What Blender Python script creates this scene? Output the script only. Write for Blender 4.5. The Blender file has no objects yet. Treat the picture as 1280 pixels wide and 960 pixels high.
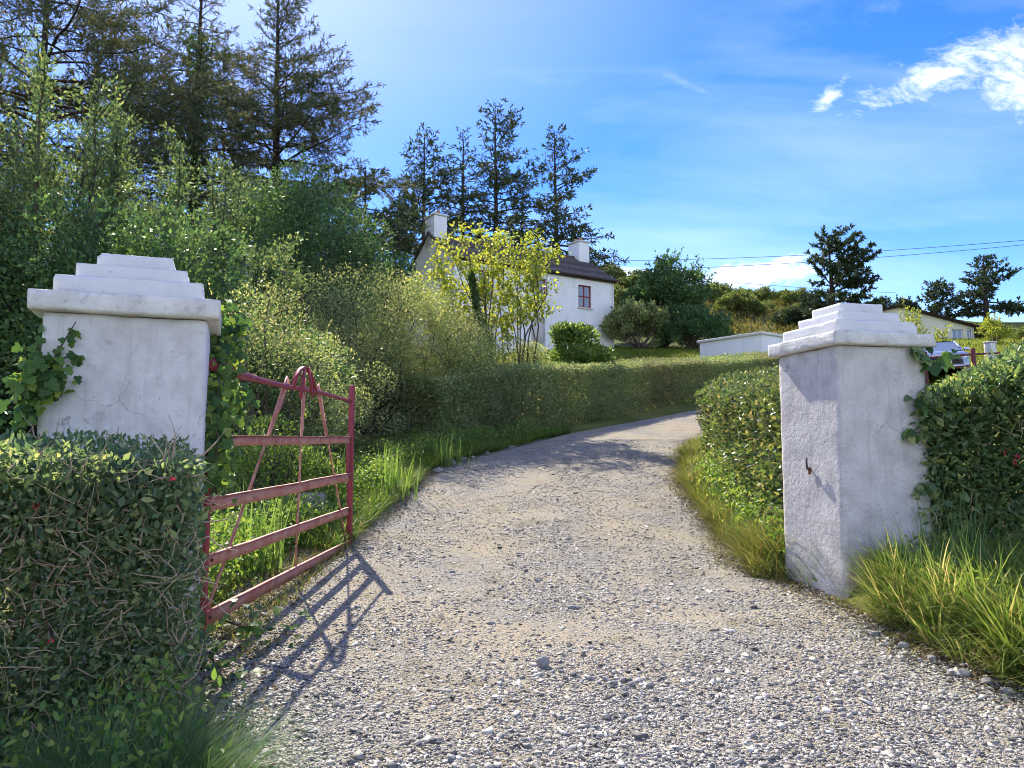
import bpy, bmesh, math, random
import numpy as np
from mathutils import Vector, noise as mnoise

R = math.radians
sc = bpy.context.scene
COL = sc.collection
rng = np.random.default_rng(7)
random.seed(7)

# ------------------------------------------------------------------ camera geometry
F, PITCH, EYE = 967.0, R(5.02), 1.6
CP, SP = math.cos(PITCH), math.sin(PITCH)
def at(px, py, Y):
    u, v = (px - 640) / F, (480 - py) / F
    d = Y / (CP - v * SP)
    return np.array([u * d, Y, EYE + (SP + v * CP) * d])

# ------------------------------------------------------------------ noise
def vnoise(p, scale=1.0, seed=0):
    p = np.asarray(p, float) * scale + seed * 17.31
    i = np.floor(p).astype(np.int64); f = p - i; f = f * f * (3 - 2 * f)
    def h(a):
        n = (a[..., 0] * 374761393 + a[..., 1] * 668265263 + a[..., 2] * 2147483647 + seed * 974711) & 0x7fffffff
        n = ((n ^ (n >> 13)) * 1274126177) & 0x7fffffff
        return ((n ^ (n >> 16)) & 0xffff) / 65535.0
    out = 0
    for dx in (0, 1):
        for dy in (0, 1):
            for dz in (0, 1):
                w = (f[..., 0] if dx else 1 - f[..., 0]) * (f[..., 1] if dy else 1 - f[..., 1]) * (f[..., 2] if dz else 1 - f[..., 2])
                out = out + w * h(i + np.array([dx, dy, dz]))
    return out
def fbm(p, scale=1.0, seed=0, oct=3):
    s, a, t = 0, 1.0, 0
    for k in range(oct):
        s = s + a * vnoise(p, scale * 2 ** k, seed + k); t += a; a *= .5
    return s / t
def sstep(x):
    x = np.clip(x, 0, 1); return x * x * (3 - 2 * x)

# ------------------------------------------------------------------ terrain
_yk = np.array([-60, -10, 0, 3.5, 5, 7, 8.8, 14, 19, 24, 30, 36, 44, 48, 56, 75, 100, 130, 200, 420])
_zk = np.array([-1.0, -.2, 0, .1, .22, .33, .46, 1.22, 1.98, 2.75, 4.0, 5.4, 7.2, 7.8, 9.2, 13.0, 17, 19.0, 20, 20])
_yy = np.linspace(-60, 420, 4801); _zz = np.interp(_yy, _yk, _zk)
_k = np.hanning(15); _k /= _k.sum(); _zz = np.convolve(np.pad(_zz, 7, 'edge'), _k, 'valid')
XR = (np.array([-20, 0, 2, 3.5, 4.5, 5.3, 6.6, 7.5, 7.62, 9.1, 13, 16, 19.5, 23, 26.5, 34]),
      np.array([10, 7.5, 5, 3.45, 2.98, 2.84, 2.80, 2.62, 2.36, 2.49, 2.82, 3.5, 4.8, 7.3, 11, 22]))
XL = (np.array([-20, 0, 1.8, 3.2, 5.2, 7, 8.8, 11, 14, 15.9, 19.1, 24.3, 30, 34]),
      np.array([-9, -5, -2.6, -1.45, -1.7, -1.95, -1.85, -1.7, -1.45, -.66, 1.18, 5.28, 12, 18]))
def xr(y): return np.interp(y, *XR)
def xl(y): return np.interp(y, *XL)
def H(x, y):
    x = np.asarray(x, float); y = np.asarray(y, float)
    z = np.interp(y, _yy, _zz)
    z = z + .05 * np.clip(-x - .5, 0, 3) + .10 * np.clip(-x - 4, 0, 8)
    near = 1 - sstep((y - 7.5) / 3)
    z = z + near * (.24 * sstep((x - xr(y) - .03) / .2) + .2 * sstep((x - xr(y) - .1) / 1.1)) + (1 - near) * .2 * sstep((x - xr(y)) / .8) * (1 - sstep((y - 30) / 8))
    z = z + .45 * sstep((x - 12.5) / 4) * sstep((y - 13) / 6) * (1 - sstep((y - 45) / 20))
    z = z + 5.4 * np.exp(-.5 * ((x - 8) / 36) ** 2 - .5 * ((y - 108) / 22) ** 2) + 3.6 * np.exp(-.5 * ((x - 5) / 9) ** 2 - .5 * ((y - 104) / 18) ** 2)
    z = z + sstep((y - 55) / 20) * 2.2 * (fbm(np.stack([x, y, 0 * x], -1), .07, 3) - .5)
    return z
def ground(x, y): return float(H(np.array(x), np.array(y)))

# ------------------------------------------------------------------ object helpers
ORG = {}
def mesh_np(name, V, faces, smooth=False):
    """faces: (M,k) int array, or a list of such arrays"""
    if not isinstance(faces, list): faces = [faces]
    faces = [np.asarray(f, np.int32) for f in faces if len(f)]
    V = np.asarray(V, np.float32)
    me = bpy.data.meshes.new(name)
    me.vertices.add(len(V)); me.vertices.foreach_set('co', V.ravel())
    loops = np.concatenate([f.ravel() for f in faces])
    tot = np.concatenate([np.full(len(f), f.shape[1], np.int32) for f in faces])
    me.loops.add(len(loops)); me.loops.foreach_set('vertex_index', loops)
    me.polygons.add(len(tot))
    me.polygons.foreach_set('loop_start', np.concatenate([[0], np.cumsum(tot)[:-1]]).astype(np.int32))
    me.polygons.foreach_set('loop_total', tot)
    if smooth: me.polygons.foreach_set('use_smooth', np.ones(len(tot), bool))
    me.update(calc_edges=True)
    return me
def thing(name, label, cat, loc=(0, 0, 0), group=None):
    o = bpy.data.objects.new(name, None); COL.objects.link(o)
    o.empty_display_size = .2
    o.location = Vector([float(c) for c in loc]); ORG[o] = np.array([float(c) for c in loc])
    o['label'] = label; o['category'] = cat
    if group: o['group'] = group
    return o
def obj(name, geo, mat, parent=None, smooth=False):
    """geo: (V, faces) in world coordinates"""
    V, Fc = geo
    V = np.asarray(V, float)
    org = ORG[parent] if parent is not None else np.zeros(3)
    o = bpy.data.objects.new(name, mesh_np(name, V - org, Fc, smooth)); COL.objects.link(o)
    o.data.materials.append(mat)
    if parent is not None: o.parent = parent
    ORG[o] = org
    return o
def tag(o, label=None, cat=None, group=None, kind=None):
    if label: o['label'] = label
    if cat: o['category'] = cat
    if group: o['group'] = group
    if kind: o['kind'] = kind
    return o
def copy_tree(o, parent=None):
    c = o.copy(); COL.objects.link(c)
    if parent is not None: c.parent = parent
    for ch in list(o.children): copy_tree(ch, c)
    return c
def join(*geos):
    Vs, by, n = [], {}, 0
    for V, Fc in geos:
        if not isinstance(Fc, list): Fc = [Fc]
        Vs.append(np.asarray(V, float))
        for f in Fc:
            f = np.asarray(f)
            if len(f): by.setdefault(f.shape[1], []).append(f + n)
        n += len(V)
    return np.concatenate(Vs), [np.concatenate(v) for v in by.values()]
def unit(v): return v / np.maximum(np.linalg.norm(v, axis=-1, keepdims=True), 1e-9)

# ---- instancing of a small template (leaf, blade, stone)
KITE = (np.array([[0, 0, 0], [.5, .42, .16], [0, 1, -.1], [-.5, .42, .16]]), np.array([[0, 1, 2, 3]]))
LEAF = (np.array([[0, 0, 0], [.42, .28, .12], [.36, .66, .1], [0, 1, -.12], [-.36, .66, .1], [-.42, .28, .12]]),
        np.array([[0, 1, 2, 3], [0, 3, 4, 5]]))
IVY = (np.array([[0, .3, 0], [0, 0, 0], [.32, -.08, .03], [.55, .22, .06], [.3, .42, .02], [.36, .68, .03], [0, 1.0, -.1],
                 [-.36, .68, .03], [-.3, .42, .02], [-.55, .22, .06], [-.32, -.08, .03]]),
       np.array([[0, i, i + 1 if i < 10 else 1] for i in range(1, 11)]))
def blade_t(n=4):
    V, Fc = [], []
    for i in range(n + 1):
        t = i / n; w = .5 * (1 - t ** 1.8) + .02
        V += [[-w, t, -t * t], [w, t, -t * t]]
    for i in range(n): Fc.append([2 * i, 2 * i + 1, 2 * i + 3, 2 * i + 2])
    return np.array(V), np.array(Fc)
BLADE = blade_t(4)
CUBE = (np.array([[-.5, -.5, -.5], [.5, -.5, -.5], [.5, .5, -.5], [-.5, .5, -.5], [-.5, -.5, .5], [.5, -.5, .5], [.5, .5, .5], [-.5, .5, .5]]),
        np.array([[3, 2, 1, 0], [4, 5, 6, 7], [0, 1, 5, 4], [1, 2, 6, 5], [2, 3, 7, 6], [3, 0, 4, 7]]))
def inst(tpl, P, X, Y, Z, jit=0.0):
    T, Fc = tpl; n, k = len(P), len(T)
    V = P[:, None, :] + T[None, :, 0, None] * X[:, None, :] + T[None, :, 1, None] * Y[:, None, :] + T[None, :, 2, None] * Z[:, None, :]
    if jit: V = V + rng.normal(0, 1, V.shape) * jit * np.linalg.norm(X, axis=1)[:, None, None]
    Fa = (Fc[None] + (np.arange(n) * k)[:, None, None]).reshape(-1, Fc.shape[1])
    return V.reshape(-1, 3), Fa
def leaves(P, D, L, W, up=.6, spread=.6, tpl=KITE, droop=0.0):
    """leaves at P pointing about D, blade faces roughly upward/outward"""
    n = len(P); L = np.broadcast_to(L, n) * rng.uniform(.65, 1.25, n); W = np.broadcast_to(W, n) * rng.uniform(.75, 1.2, n)
    Y = unit(D + rng.normal(0, spread, (n, 3)) + np.array([0, 0, -droop]))
    N = unit(rng.normal(0, 1, (n, 3)) + np.array([0, 0, up * 1.6]) + .5 * D)
    X = unit(np.cross(Y, N)); Z = np.cross(X, Y)
    return inst(tpl, P, X * W[:, None], Y * L[:, None], Z * W[:, None])
def blades(P, L, W, lean, bend=.5, tilt=.35):
    """grass blades rooted at P"""
    n = len(P); L = np.broadcast_to(L, n) * rng.uniform(.55, 1.2, n)
    a = rng.uniform(0, 2 * np.pi, n)
    d = np.stack([np.cos(a), np.sin(a), 0 * a], -1) * tilt + np.asarray(lean)
    Y = unit(d + np.array([0, 0, 1.0]))
    hz = unit(np.stack([Y[:, 0], Y[:, 1], 0 * a], -1) + 1e-6)
    Z = -unit(hz * 1.0 + np.array([0, 0, -.6])) * (L * bend * rng.uniform(.3, 1.3, n))[:, None]
    X = unit(np.cross(Y, hz)) * (np.broadcast_to(W, n) * rng.uniform(.7, 1.3, n))[:, None]
    return inst(BLADE, P, X, Y * L[:, None], Z)
def sticks(P0, P1, R0, R1, sides=5):
    P0 = np.asarray(P0, float).reshape(-1, 3); P1 = np.asarray(P1, float).reshape(-1, 3); n = len(P0)
    R0 = np.broadcast_to(R0, n); R1 = np.broadcast_to(R1, n)
    D = unit(P1 - P0); ref = np.where(np.abs(D[:, 2:3]) > .9, np.array([[1., 0, 0]]), np.array([[0, 0, 1.]]))
    A = unit(np.cross(D, ref)); B = np.cross(D, A)
    an = np.arange(sides) * 2 * np.pi / sides
    ring = np.cos(an)[None, :, None] * A[:, None] + np.sin(an)[None, :, None] * B[:, None]
    V = np.concatenate([P0[:, None] + ring * R0[:, None, None], P1[:, None] + ring * R1[:, None, None]], 1).reshape(-1, 3)
    q = np.array([[i, (i + 1) % sides, sides + (i + 1) % sides, sides + i] for i in range(sides)])
    Fa = (q[None] + (np.arange(n) * 2 * sides)[:, None, None]).reshape(-1, 4)
    return V, Fa
def tube(pts, rad, sides=8, cap=True):
    """smooth connected tube along a polyline"""
    pts = np.asarray(pts, float); n = len(pts); rad = np.broadcast_to(rad, n)
    T = unit(np.gradient(pts, axis=0)); V = []
    a = unit(np.cross(T[0], [0.3, .2, 1.0] if abs(T[0][2]) < .9 else [1., .2, 0]))
    for i in range(n):
        a = unit(a - T[i] * np.dot(a, T[i])); b = np.cross(T[i], a)
        for k in range(sides):
            an = 2 * np.pi * k / sides
            V.append(pts[i] + rad[i] * (math.cos(an) * a + math.sin(an) * b))
    Fc = [[i * sides + k, i * sides + (k + 1) % sides, (i + 1) * sides + (k + 1) % sides, (i + 1) * sides + k] for i in range(n - 1) for k in range(sides)]
    out = [np.array(Fc)]
    if cap:
        out.append(np.array([[k for k in range(sides)][::-1], [(n - 1) * sides + k for k in range(sides)]]))
    return np.array(V), out
def bm_geo(bm):
    bm.verts.index_update()
    V = np.array([v.co[:] for v in bm.verts]); by = {}
    for f in bm.faces: by.setdefault(len(f.verts), []).append([v.index for v in f.verts])
    bm.free()
    return V, [np.array(v) for v in by.values()]
def box(c, s, bevel=0.0, rot=0.0, segs=2, ax=None):
    """box of size s at centre c turned by rot about z (or frame ax: 3 unit axes)"""
    bm = bmesh.new(); bmesh.ops.create_cube(bm, size=1)
    for v in bm.verts: v.co = Vector((v.co.x * s[0], v.co.y * s[1], v.co.z * s[2]))
    if bevel: bmesh.ops.bevel(bm, geom=list(bm.edges), offset=bevel, segments=segs, affect='EDGES', profile=.5)
    V, Fc = bm_geo(bm)
    if ax is None:
        ax = [np.array([math.cos(rot), math.sin(rot), 0]), np.array([-math.sin(rot), math.cos(rot), 0]), np.array([0, 0, 1.])]
    V = V[:, 0:1] * ax[0] + V[:, 1:2] * ax[1] + V[:, 2:3] * ax[2] + np.asarray(c, float)
    return V, Fc
def rough_box(c, s, rot, step=.05, bevel=.02, amp=.006, seed=0, fs=5.0):
    """plastered block: subdivided, softened, uneven"""
    n = [max(2, int(round(q / step))) for q in s]
    g = []
    def face(o, a, b, na, nb):
        I, J = np.meshgrid(np.arange(na + 1), np.arange(nb + 1), indexing='ij')
        V = o + I[..., None] / na * a + J[..., None] / nb * b
        idx = (I * (nb + 1) + J)
        Fc = np.stack([idx[:-1, :-1], idx[1:, :-1], idx[1:, 1:], idx[:-1, 1:]], -1).reshape(-1, 4)
        g.append((V.reshape(-1, 3), Fc))
    x, y, z = s; X, Y, Z = np.array([x, 0, 0.]), np.array([0, y, 0.]), np.array([0, 0, z])
    o = -.5 * (X + Y + Z)
    face(o, Y, X, n[1], n[0]); face(o + Z, X, Y, n[0], n[1]); face(o, X, Z, n[0], n[2]); face(o + Y, Z, X, n[2], n[0])
    face(o, Z, Y, n[2], n[1]); face(o + X, Y, Z, n[1], n[2])
    V, Fc = join(*g)
    hs = np.array(s) / 2; inner = np.clip(V, -(hs - bevel), hs - bevel); d = V - inner
    ln = np.linalg.norm(d, axis=1, keepdims=True); V = np.where(ln > bevel * .999, inner + d / np.maximum(ln, 1e-9) * bevel, V)
    W = V + seed * 3.7
    for k in range(3):
        V[:, k] += amp * ((fbm(W, fs, seed + k * 5, 3) - .5) * 2)
    # chips along the edges
    e = (np.abs(np.abs(V) - hs) < bevel * 1.3).sum(1) >= 2
    ch = np.clip(vnoise(W, 9, seed + 40) - .62, 0, 1) * .05
    V = np.where(e[:, None], V * (1 - (ch / np.maximum(hs.min(), .05) * .25)[:, None]), V)
    ca, sa = math.cos(rot), math.sin(rot)
    V = np.stack([V[:, 0] * ca - V[:, 1] * sa, V[:, 0] * sa + V[:, 1] * ca, V[:, 2]], -1) + np.asarray(c, float)
    # merge the seams
    me = mesh_np('tmp', V, Fc); bm = bmesh.new(); bm.from_mesh(me); bpy.data.meshes.remove(me)
    bmesh.ops.remove_doubles(bm, verts=bm.verts, dist=.0004); bmesh.ops.recalc_face_normals(bm, faces=bm.faces)
    return bm_geo(bm)

# ------------------------------------------------------------------ materials
def nt(name):
    m = bpy.data.materials.new(name); m.use_nodes = True
    t = m.node_tree; t.nodes.clear()
    out = t.nodes.new('ShaderNodeOutputMaterial')
    return m, t, out
def N(t, typ, **kw):
    n = t.nodes.new(typ)
    for k, v in kw.items():
        if k.startswith('i_'):
            key = k[2:].replace('_', ' ')
            n.inputs[key].default_value = v
        else: setattr(n, k, v)
    return n
def ramp(t, stops, inp, interp='LINEAR'):
    r = t.nodes.new('ShaderNodeValToRGB'); r.color_ramp.interpolation = interp
    while len(r.color_ramp.elements) < len(stops): r.color_ramp.elements.new(.5)
    for e, (p, c) in zip(r.color_ramp.elements, stops):
        e.position = p; e.color = (*c, 1) if len(c) == 3 else c
    t.links.new(inp, r.inputs['Fac']); return r
def leaf_mat(name, stops, trans=.42, tcol=1.5, rough=.5, spec=.25, patch=None, gain=1.5):
    m, t, out = nt(name); L = t.links.new
    g = N(t, 'ShaderNodeNewGeometry'); stops = [(p, tuple(min(.6, c * gain) for c in q)) for p, q in stops]
    r = ramp(t, stops, g.outputs['Random Per Island'])
    colr = r.outputs['Color']
    if patch:
        tc = N(t, 'ShaderNodeTexCoord'); no = N(t, 'ShaderNodeTexNoise', i_Scale=patch[1], i_Detail=2.0)
        L(tc.outputs['Object'], no.inputs['Vector'])
        rp = ramp(t, [(.45, (0, 0, 0)), (.65, (1, 1, 1))], no.outputs['Fac'])
        mx = N(t, 'ShaderNodeMixRGB'); mx.inputs['Color2'].default_value = (*patch[0], 1)
        ml = N(t, 'ShaderNodeMath', operation='MULTIPLY'); ml.inputs[1].default_value = patch[2]
        L(rp.outputs['Color'], ml.inputs[0]); L(ml.outputs[0], mx.inputs['Fac']); L(colr, mx.inputs['Color1']); colr = mx.outputs['Color']
    p = N(t, 'ShaderNodeBsdfPrincipled'); p.inputs['Roughness'].default_value = rough; p.inputs['Specular IOR Level'].default_value = spec
    L(colr, p.inputs['Base Color'])
    tr = N(t, 'ShaderNodeBsdfTranslucent')
    mu = N(t, 'ShaderNodeMixRGB', blend_type='MULTIPLY'); mu.inputs['Fac'].default_value = 1; mu.inputs['Color2'].default_value = (tcol * 1.12, tcol, tcol * .55, 1)
    L(colr, mu.inputs['Color1']); L(mu.outputs['Color'], tr.inputs['Color'])
    mix = N(t, 'ShaderNodeMixShader'); mix.inputs['Fac'].default_value = trans
    L(p.outputs[0], mix.inputs[1]); L(tr.outputs[0], mix.inputs[2]); L(mix.outputs[0], out.inputs['Surface'])
    return m
def surf(name, stops, scale=4.0, detail=6.0, rough=.8, bump=.3, bscale=None, metal=0.0, spec=.3, dist=.02, extra=None, coord='Object', nrough=.6):
    m, t, out = nt(name); L = t.links.new
    tc = N(t, 'ShaderNodeTexCoord'); no = N(t, 'ShaderNodeTexNoise', i_Scale=scale, i_Detail=detail, i_Roughness=nrough)
    L(tc.outputs[coord], no.inputs['Vector'])
    r = ramp(t, stops, no.outputs['Fac']); c = r.outputs['Color']
    if extra: c = extra(t, tc, c)
    p = N(t, 'ShaderNodeBsdfPrincipled'); p.inputs['Roughness'].default_value = rough; p.inputs['Metallic'].default_value = metal
    p.inputs['Specular IOR Level'].default_value = spec
    L(c, p.inputs['Base Color'])
    if bump:
        nb = N(t, 'ShaderNodeTexNoise', i_Scale=bscale or scale * 6, i_Detail=6.0, i_Roughness=.65); L(tc.outputs[coord], nb.inputs['Vector'])
        b = N(t, 'ShaderNodeBump'); b.inputs['Strength'].default_value = bump; b.inputs['Distance'].default_value = dist
        L(nb.outputs['Fac'], b.inputs['Height']); L(b.outputs[0], p.inputs['Normal'])
    L(p.outputs[0], out.inputs['Surface'])
    return m
def blotch(col, lo, hi, scale, amt=1.0, detail=8.0, stretch=None):
    def f(t, tc, c):
        L = t.links.new
        no = N(t, 'ShaderNodeTexNoise', i_Scale=scale, i_Detail=detail, i_Roughness=.65)
        if stretch:
            mp = N(t, 'ShaderNodeMapping'); mp.inputs['Scale'].default_value = stretch; mp.inputs['Location'].default_value = (3.3, 1.7, 5.1)
            L(tc.outputs['Object'], mp.inputs['Vector']); L(mp.outputs[0], no.inputs['Vector'])
        else: L(tc.outputs['Object'], no.inputs['Vector'])
        r = ramp(t, [(lo, (0, 0, 0)), (hi, (amt, amt, amt))], no.outputs['Fac'])
        mx = N(t, 'ShaderNodeMixRGB'); mx.inputs['Color2'].default_value = (*col, 1)
        L(r.outputs['Color'], mx.inputs['Fac']); L(c, mx.inputs['Color1'])
        return mx.outputs['Color']
    return f
def chain(*fs):
    def f(t, tc, c):
        for q in fs: c = q(t, tc, c)
        return c
    return f

M = {}
def low_splash(t, tc, c):
    """mud and algae rising unevenly from the foot of the wall"""
    L = t.links.new
    sp = N(t, 'ShaderNodeSeparateXYZ'); L(tc.outputs['Object'], sp.inputs[0])
    no = N(t, 'ShaderNodeTexNoise', i_Scale=7.0, i_Detail=6.0); L(tc.outputs['Object'], no.inputs['Vector'])
    a = N(t, 'ShaderNodeMath', operation='MULTIPLY_ADD'); a.inputs[1].default_value = .9; L(no.outputs['Fac'], a.inputs[0]); 
    b = N(t, 'ShaderNodeMath', operation='MULTIPLY'); b.inputs[1].default_value = -1.0; L(sp.outputs[2], b.inputs[0]); L(b.outputs[0], a.inputs[2])
    r = ramp(t, [(.0, (0, 0, 0)), (.35, (.7, .7, .7))], a.outputs[0])
    mx = N(t, 'ShaderNodeMixRGB'); mx.inputs['Color2'].default_value = (.27, .25, .17, 1); L(r.outputs['Color'], mx.inputs['Fac']); L(c, mx.inputs['Color1']); return mx.outputs['Color']
def cracks(t, tc, c):
    L = t.links.new
    nz = N(t, 'ShaderNodeTexNoise', i_Scale=5.0, i_Detail=4.0); L(tc.outputs['Object'], nz.inputs['Vector'])
    ad = N(t, 'ShaderNodeMixRGB', blend_type='LINEAR_LIGHT'); ad.inputs['Fac'].default_value = .12; L(tc.outputs['Object'], ad.inputs['Color1']); L(nz.outputs['Color'], ad.inputs['Color2'])
    v = N(t, 'ShaderNodeTexVoronoi', feature='DISTANCE_TO_EDGE', i_Scale=1.7); L(ad.outputs['Color'], v.inputs['Vector'])
    r = ramp(t, [(.0, (.75, .75, .75)), (.006, (0, 0, 0))], v.outputs['Distance'])
    n2 = N(t, 'ShaderNodeTexNoise', i_Scale=1.9, i_Detail=2.0); L(tc.outputs['Object'], n2.inputs['Vector']); r2 = ramp(t, [(.5, (0, 0, 0)), (.58, (1, 1, 1))], n2.outputs['Fac'])
    m = N(t, 'ShaderNodeMath', operation='MULTIPLY'); L(r.outputs['Color'], m.inputs[0]); L(r2.outputs['Color'], m.inputs[1])
    mx = N(t, 'ShaderNodeMixRGB'); mx.inputs['Color2'].default_value = (.17, .16, .15, 1); L(m.outputs[0], mx.inputs['Fac']); L(c, mx.inputs['Color1']); return mx.outputs['Color']
wstain = chain(low_splash, cracks, blotch((.38, .36, .33), .54, .72, 2.6, .5, 7, (7, 7, .5)), blotch((.36, .345, .33), .47, .70, 4.5, .6), blotch((.30, .28, .25), .6, .72, 16, .6), blotch((.45, .38, .26), .58, .8, 2.2, .5, 5, (1, 1, .35)), blotch((.12, .12, .11), .68, .74, 38, .55, 3))
M['plaster'] = surf('white_plaster', [(.3, (.52, .51, .51)), (.6, (.65, .64, .64))], 3, 6, .9, .35, 26, extra=wstain, spec=.15, dist=.012)
M['plaster_rough'] = surf('rough_render', [(.3, (.57, .535, .525)), (.65, (.67, .635, .62))], 4, 6, .95, .9, 20, extra=wstain, spec=.1, dist=.03)
M['rough_step'] = surf('cap_render', [(.3, (.61, .605, .60)), (.65, (.72, .715, .71))], 4, 6, .9, .35, 30, extra=chain(blotch((.2, .2, .19), .66, .73, 26, .6, 3), blotch((.46, .45, .42), .52, .75, 4, .5)), spec=.15, dist=.01)
M['slab'] = surf('weathered_slab', [(.3, (.55, .53, .50)), (.65, (.74, .73, .70))], 6, 8, .9, .8, 30, extra=chain(blotch((.25, .24, .22), .55, .72, 14, .6), blotch((.40, .30, .17), .62, .8, 4, .5)), spec=.1, dist=.015)
redx = chain(blotch((.52, .28, .21), .40, .62, 7, .9), blotch((.16, .07, .04), .56, .68, 11, .7, 8, (1, .35, 1)), blotch((.10, .045, .03), .6, .7, 22, .9, 5), blotch((.55, .45, .42), .66, .74, 30, .5))
M['red_iron'] = surf('faded_red_paint', [(.3, (.38, .105, .08)), (.7, (.47, .19, .145))], 6, 6, .6, .5, 40, extra=redx, spec=.35, dist=.004)
M['deep_red_iron'] = surf('deep_red_paint', [(.3, (.20, .018, .03)), (.7, (.30, .035, .045))], 8, 6, .5, .4, 40, extra=chain(blotch((.08, .03, .025), .6, .72, 20, .8, 5), blotch((.42, .16, .15), .62, .75, 9, .5)), spec=.4, dist=.004)
M['rust'] = surf('rusty_iron', [(.3, (.10, .04, .022)), (.7, (.2, .08, .04))], 12, 6, .8, .5, 40, spec=.2, dist=.003)
M['bark'] = surf('grey_bark', [(.3, (.055, .04, .032)), (.7, (.14, .115, .095))], 9, 6, .9, .8, 24, spec=.1)
M['dark_bark'] = surf('dark_conifer_bark', [(.3, (.035, .026, .022)), (.7, (.085, .065, .052))], 6, 6, .95, .8, 18, spec=.05)
M['twig'] = surf('pale_twigs', [(.3, (.26, .19, .13)), (.7, (.52, .41, .31))], 14, 4, .85, .3, 40, spec=.15)
M['fuchsia_leaf'] = leaf_mat('hedge_leaf', [(0, (.035, .065, .04)), (.5, (.065, .10, .055)), (.85, (.11, .15, .065)), (1, (.19, .20, .10))], .42, 1.9, .55, .22, ((.12, .115, .065), 1.6, .35), gain=2.1)
M['dark_leaf'] = leaf_mat('dark_hedge_leaf', [(0, (.03, .06, .03)), (.5, (.06, .10, .045)), (.85, (.10, .14, .055)), (1, (.17, .18, .07))], .40, 1.9, .42, .35, gain=1.95)
M['glossy_leaf'] = leaf_mat('glossy_hedge_leaf', [(0, (.018, .045, .015)), (.4, (.05, .085, .03)), (.8, (.10, .14, .045)), (1, (.19, .17, .08))], .38, 1.9, .32, .5, ((.05, .04, .025), 2.2, .6), gain=1.6)
M['trim_leaf'] = leaf_mat('trimmed_hedge_leaf', [(0, (.035, .06, .03)), (.5, (.065, .09, .042)), (.85, (.095, .11, .05)), (1, (.15, .125, .08))], .38, 1.9, .5, .3, ((.11, .09, .06), .35, .5), gain=3.1)
M['escallonia_leaf'] = leaf_mat('small_shrub_leaf', [(0, (.04, .06, .025)), (.45, (.075, .10, .04)), (.8, (.11, .13, .055)), (1, (.19, .175, .10))], .40, 1.8, .5, .3, ((.14, .13, .07), .9, .45), gain=2.9)
M['willow_leaf'] = leaf_mat('willow_leaf', [(0, (.035, .068, .032)), (.5, (.065, .105, .048)), (.85, (.10, .14, .06)), (1, (.16, .18, .08))], .40, 1.7, .5, .25, gain=1.75)
M['bush_leaf'] = leaf_mat('dark_tree_leaf', [(0, (.02, .045, .022)), (.6, (.038, .075, .03)), (1, (.07, .12, .04))], .36, 1.8, .45, .35, gain=2.2)
M['sycamore_leaf'] = leaf_mat('young_sycamore_leaf', [(0, (.12, .17, .03)), (.5, (.20, .24, .04)), (1, (.28, .29, .06))], .5, 1.7, .45, .3, gain=1.4)
M['hydrangea_leaf'] = leaf_mat('hydrangea_leaf', [(0, (.04, .08, .02)), (.6, (.08, .13, .03)), (1, (.13, .17, .045))], .4, 1.9, .4, .4, gain=1.6)
M['dry_flower'] = leaf_mat('dry_flower_head', [(0, (.34, .27, .18)), (1, (.52, .44, .32))], .3, 1.1, .8, .1, gain=1.15)
M['ivy_leaf'] = leaf_mat('ivy_leaf', [(0, (.025, .06, .02)), (.55, (.05, .10, .028)), (.85, (.09, .15, .035)), (1, (.18, .22, .04))], .42, 2.2, .45, .22)
M['flower'] = leaf_mat('fuchsia_flower', [(0, (.45, .015, .05)), (1, (.6, .03, .09))], .3, 1.2, .5, .3, gain=1.15)
M['spruce'] = leaf_mat('spruce_needles', [(0, (.028, .045, .028)), (.6, (.05, .07, .036)), (.9, (.085, .085, .045)), (1, (.13, .10, .065))], .22, 1.5, .6, .2, ((.15, .12, .08), .5, .25), gain=2.0)
M['pine'] = leaf_mat('pine_needles', [(0, (.016, .032, .018)), (.6, (.032, .052, .026)), (1, (.06, .075, .036))], .2, 1.5, .6, .2, gain=1.7)
M['gorse'] = leaf_mat('gorse_leaf', [(0, (.03, .05, .018)), (.6, (.06, .08, .025)), (1, (.11, .12, .04))], .3, 1.6, .6, .2, gain=2.7)
M['grass'] = leaf_mat('grass_blade', [(0, (.035, .09, .018)), (.5, (.075, .14, .03)), (.85, (.13, .19, .045)), (1, (.26, .22, .11))], .45, 1.7, .45, .3)
M['dark_grass'] = leaf_mat('dark_grass_blade', [(0, (.035, .08, .03)), (.8, (.07, .125, .045)), (1, (.15, .15, .08))], .4, 1.5, .5, .2, gain=2.1)
M['dead_grass'] = leaf_mat('dead_grass_blade', [(0, (.14, .11, .06)), (.6, (.26, .21, .12)), (1, (.36, .31, .2))], .35, 1.2, .7, .1, gain=1.0)
M['long_grass'] = leaf_mat('long_grass_blade', [(0, (.05, .10, .02)), (.5, (.10, .16, .035)), (.78, (.17, .22, .06)), (.9, (.30, .26, .13)), (1, (.38, .33, .2))], .45, 1.6, .42, .35, gain=1.5)
M['dry_grass'] = leaf_mat('dry_grass_blade', [(0, (.08, .13, .03)), (.45, (.14, .18, .045)), (.75, (.24, .20, .08)), (1, (.33, .25, .13))], .42, 1.4, .6, .15, gain=1.15)
M['lawn'] = leaf_mat('lawn_blade', [(0, (.10, .15, .02)), (1, (.19, .22, .045))], .45, 1.6, .5, .2, gain=1.15)
M['litter'] = leaf_mat('dead_leaf', [(0, (.05, .03, .018)), (.5, (.13, .08, .045)), (.85, (.24, .16, .085)), (1, (.10, .12, .04))], .2, 1.2, .8, .1, gain=1.0)
M['hill_grass'] = leaf_mat('hill_tussock', [(0, (.06, .065, .02)), (.5, (.12, .12, .035)), (.85, (.20, .18, .06)), (1, (.16, .11, .06))], .35, 1.4, .7, .1, ((.05, .06, .02), .12, .7), gain=1.2)
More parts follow.
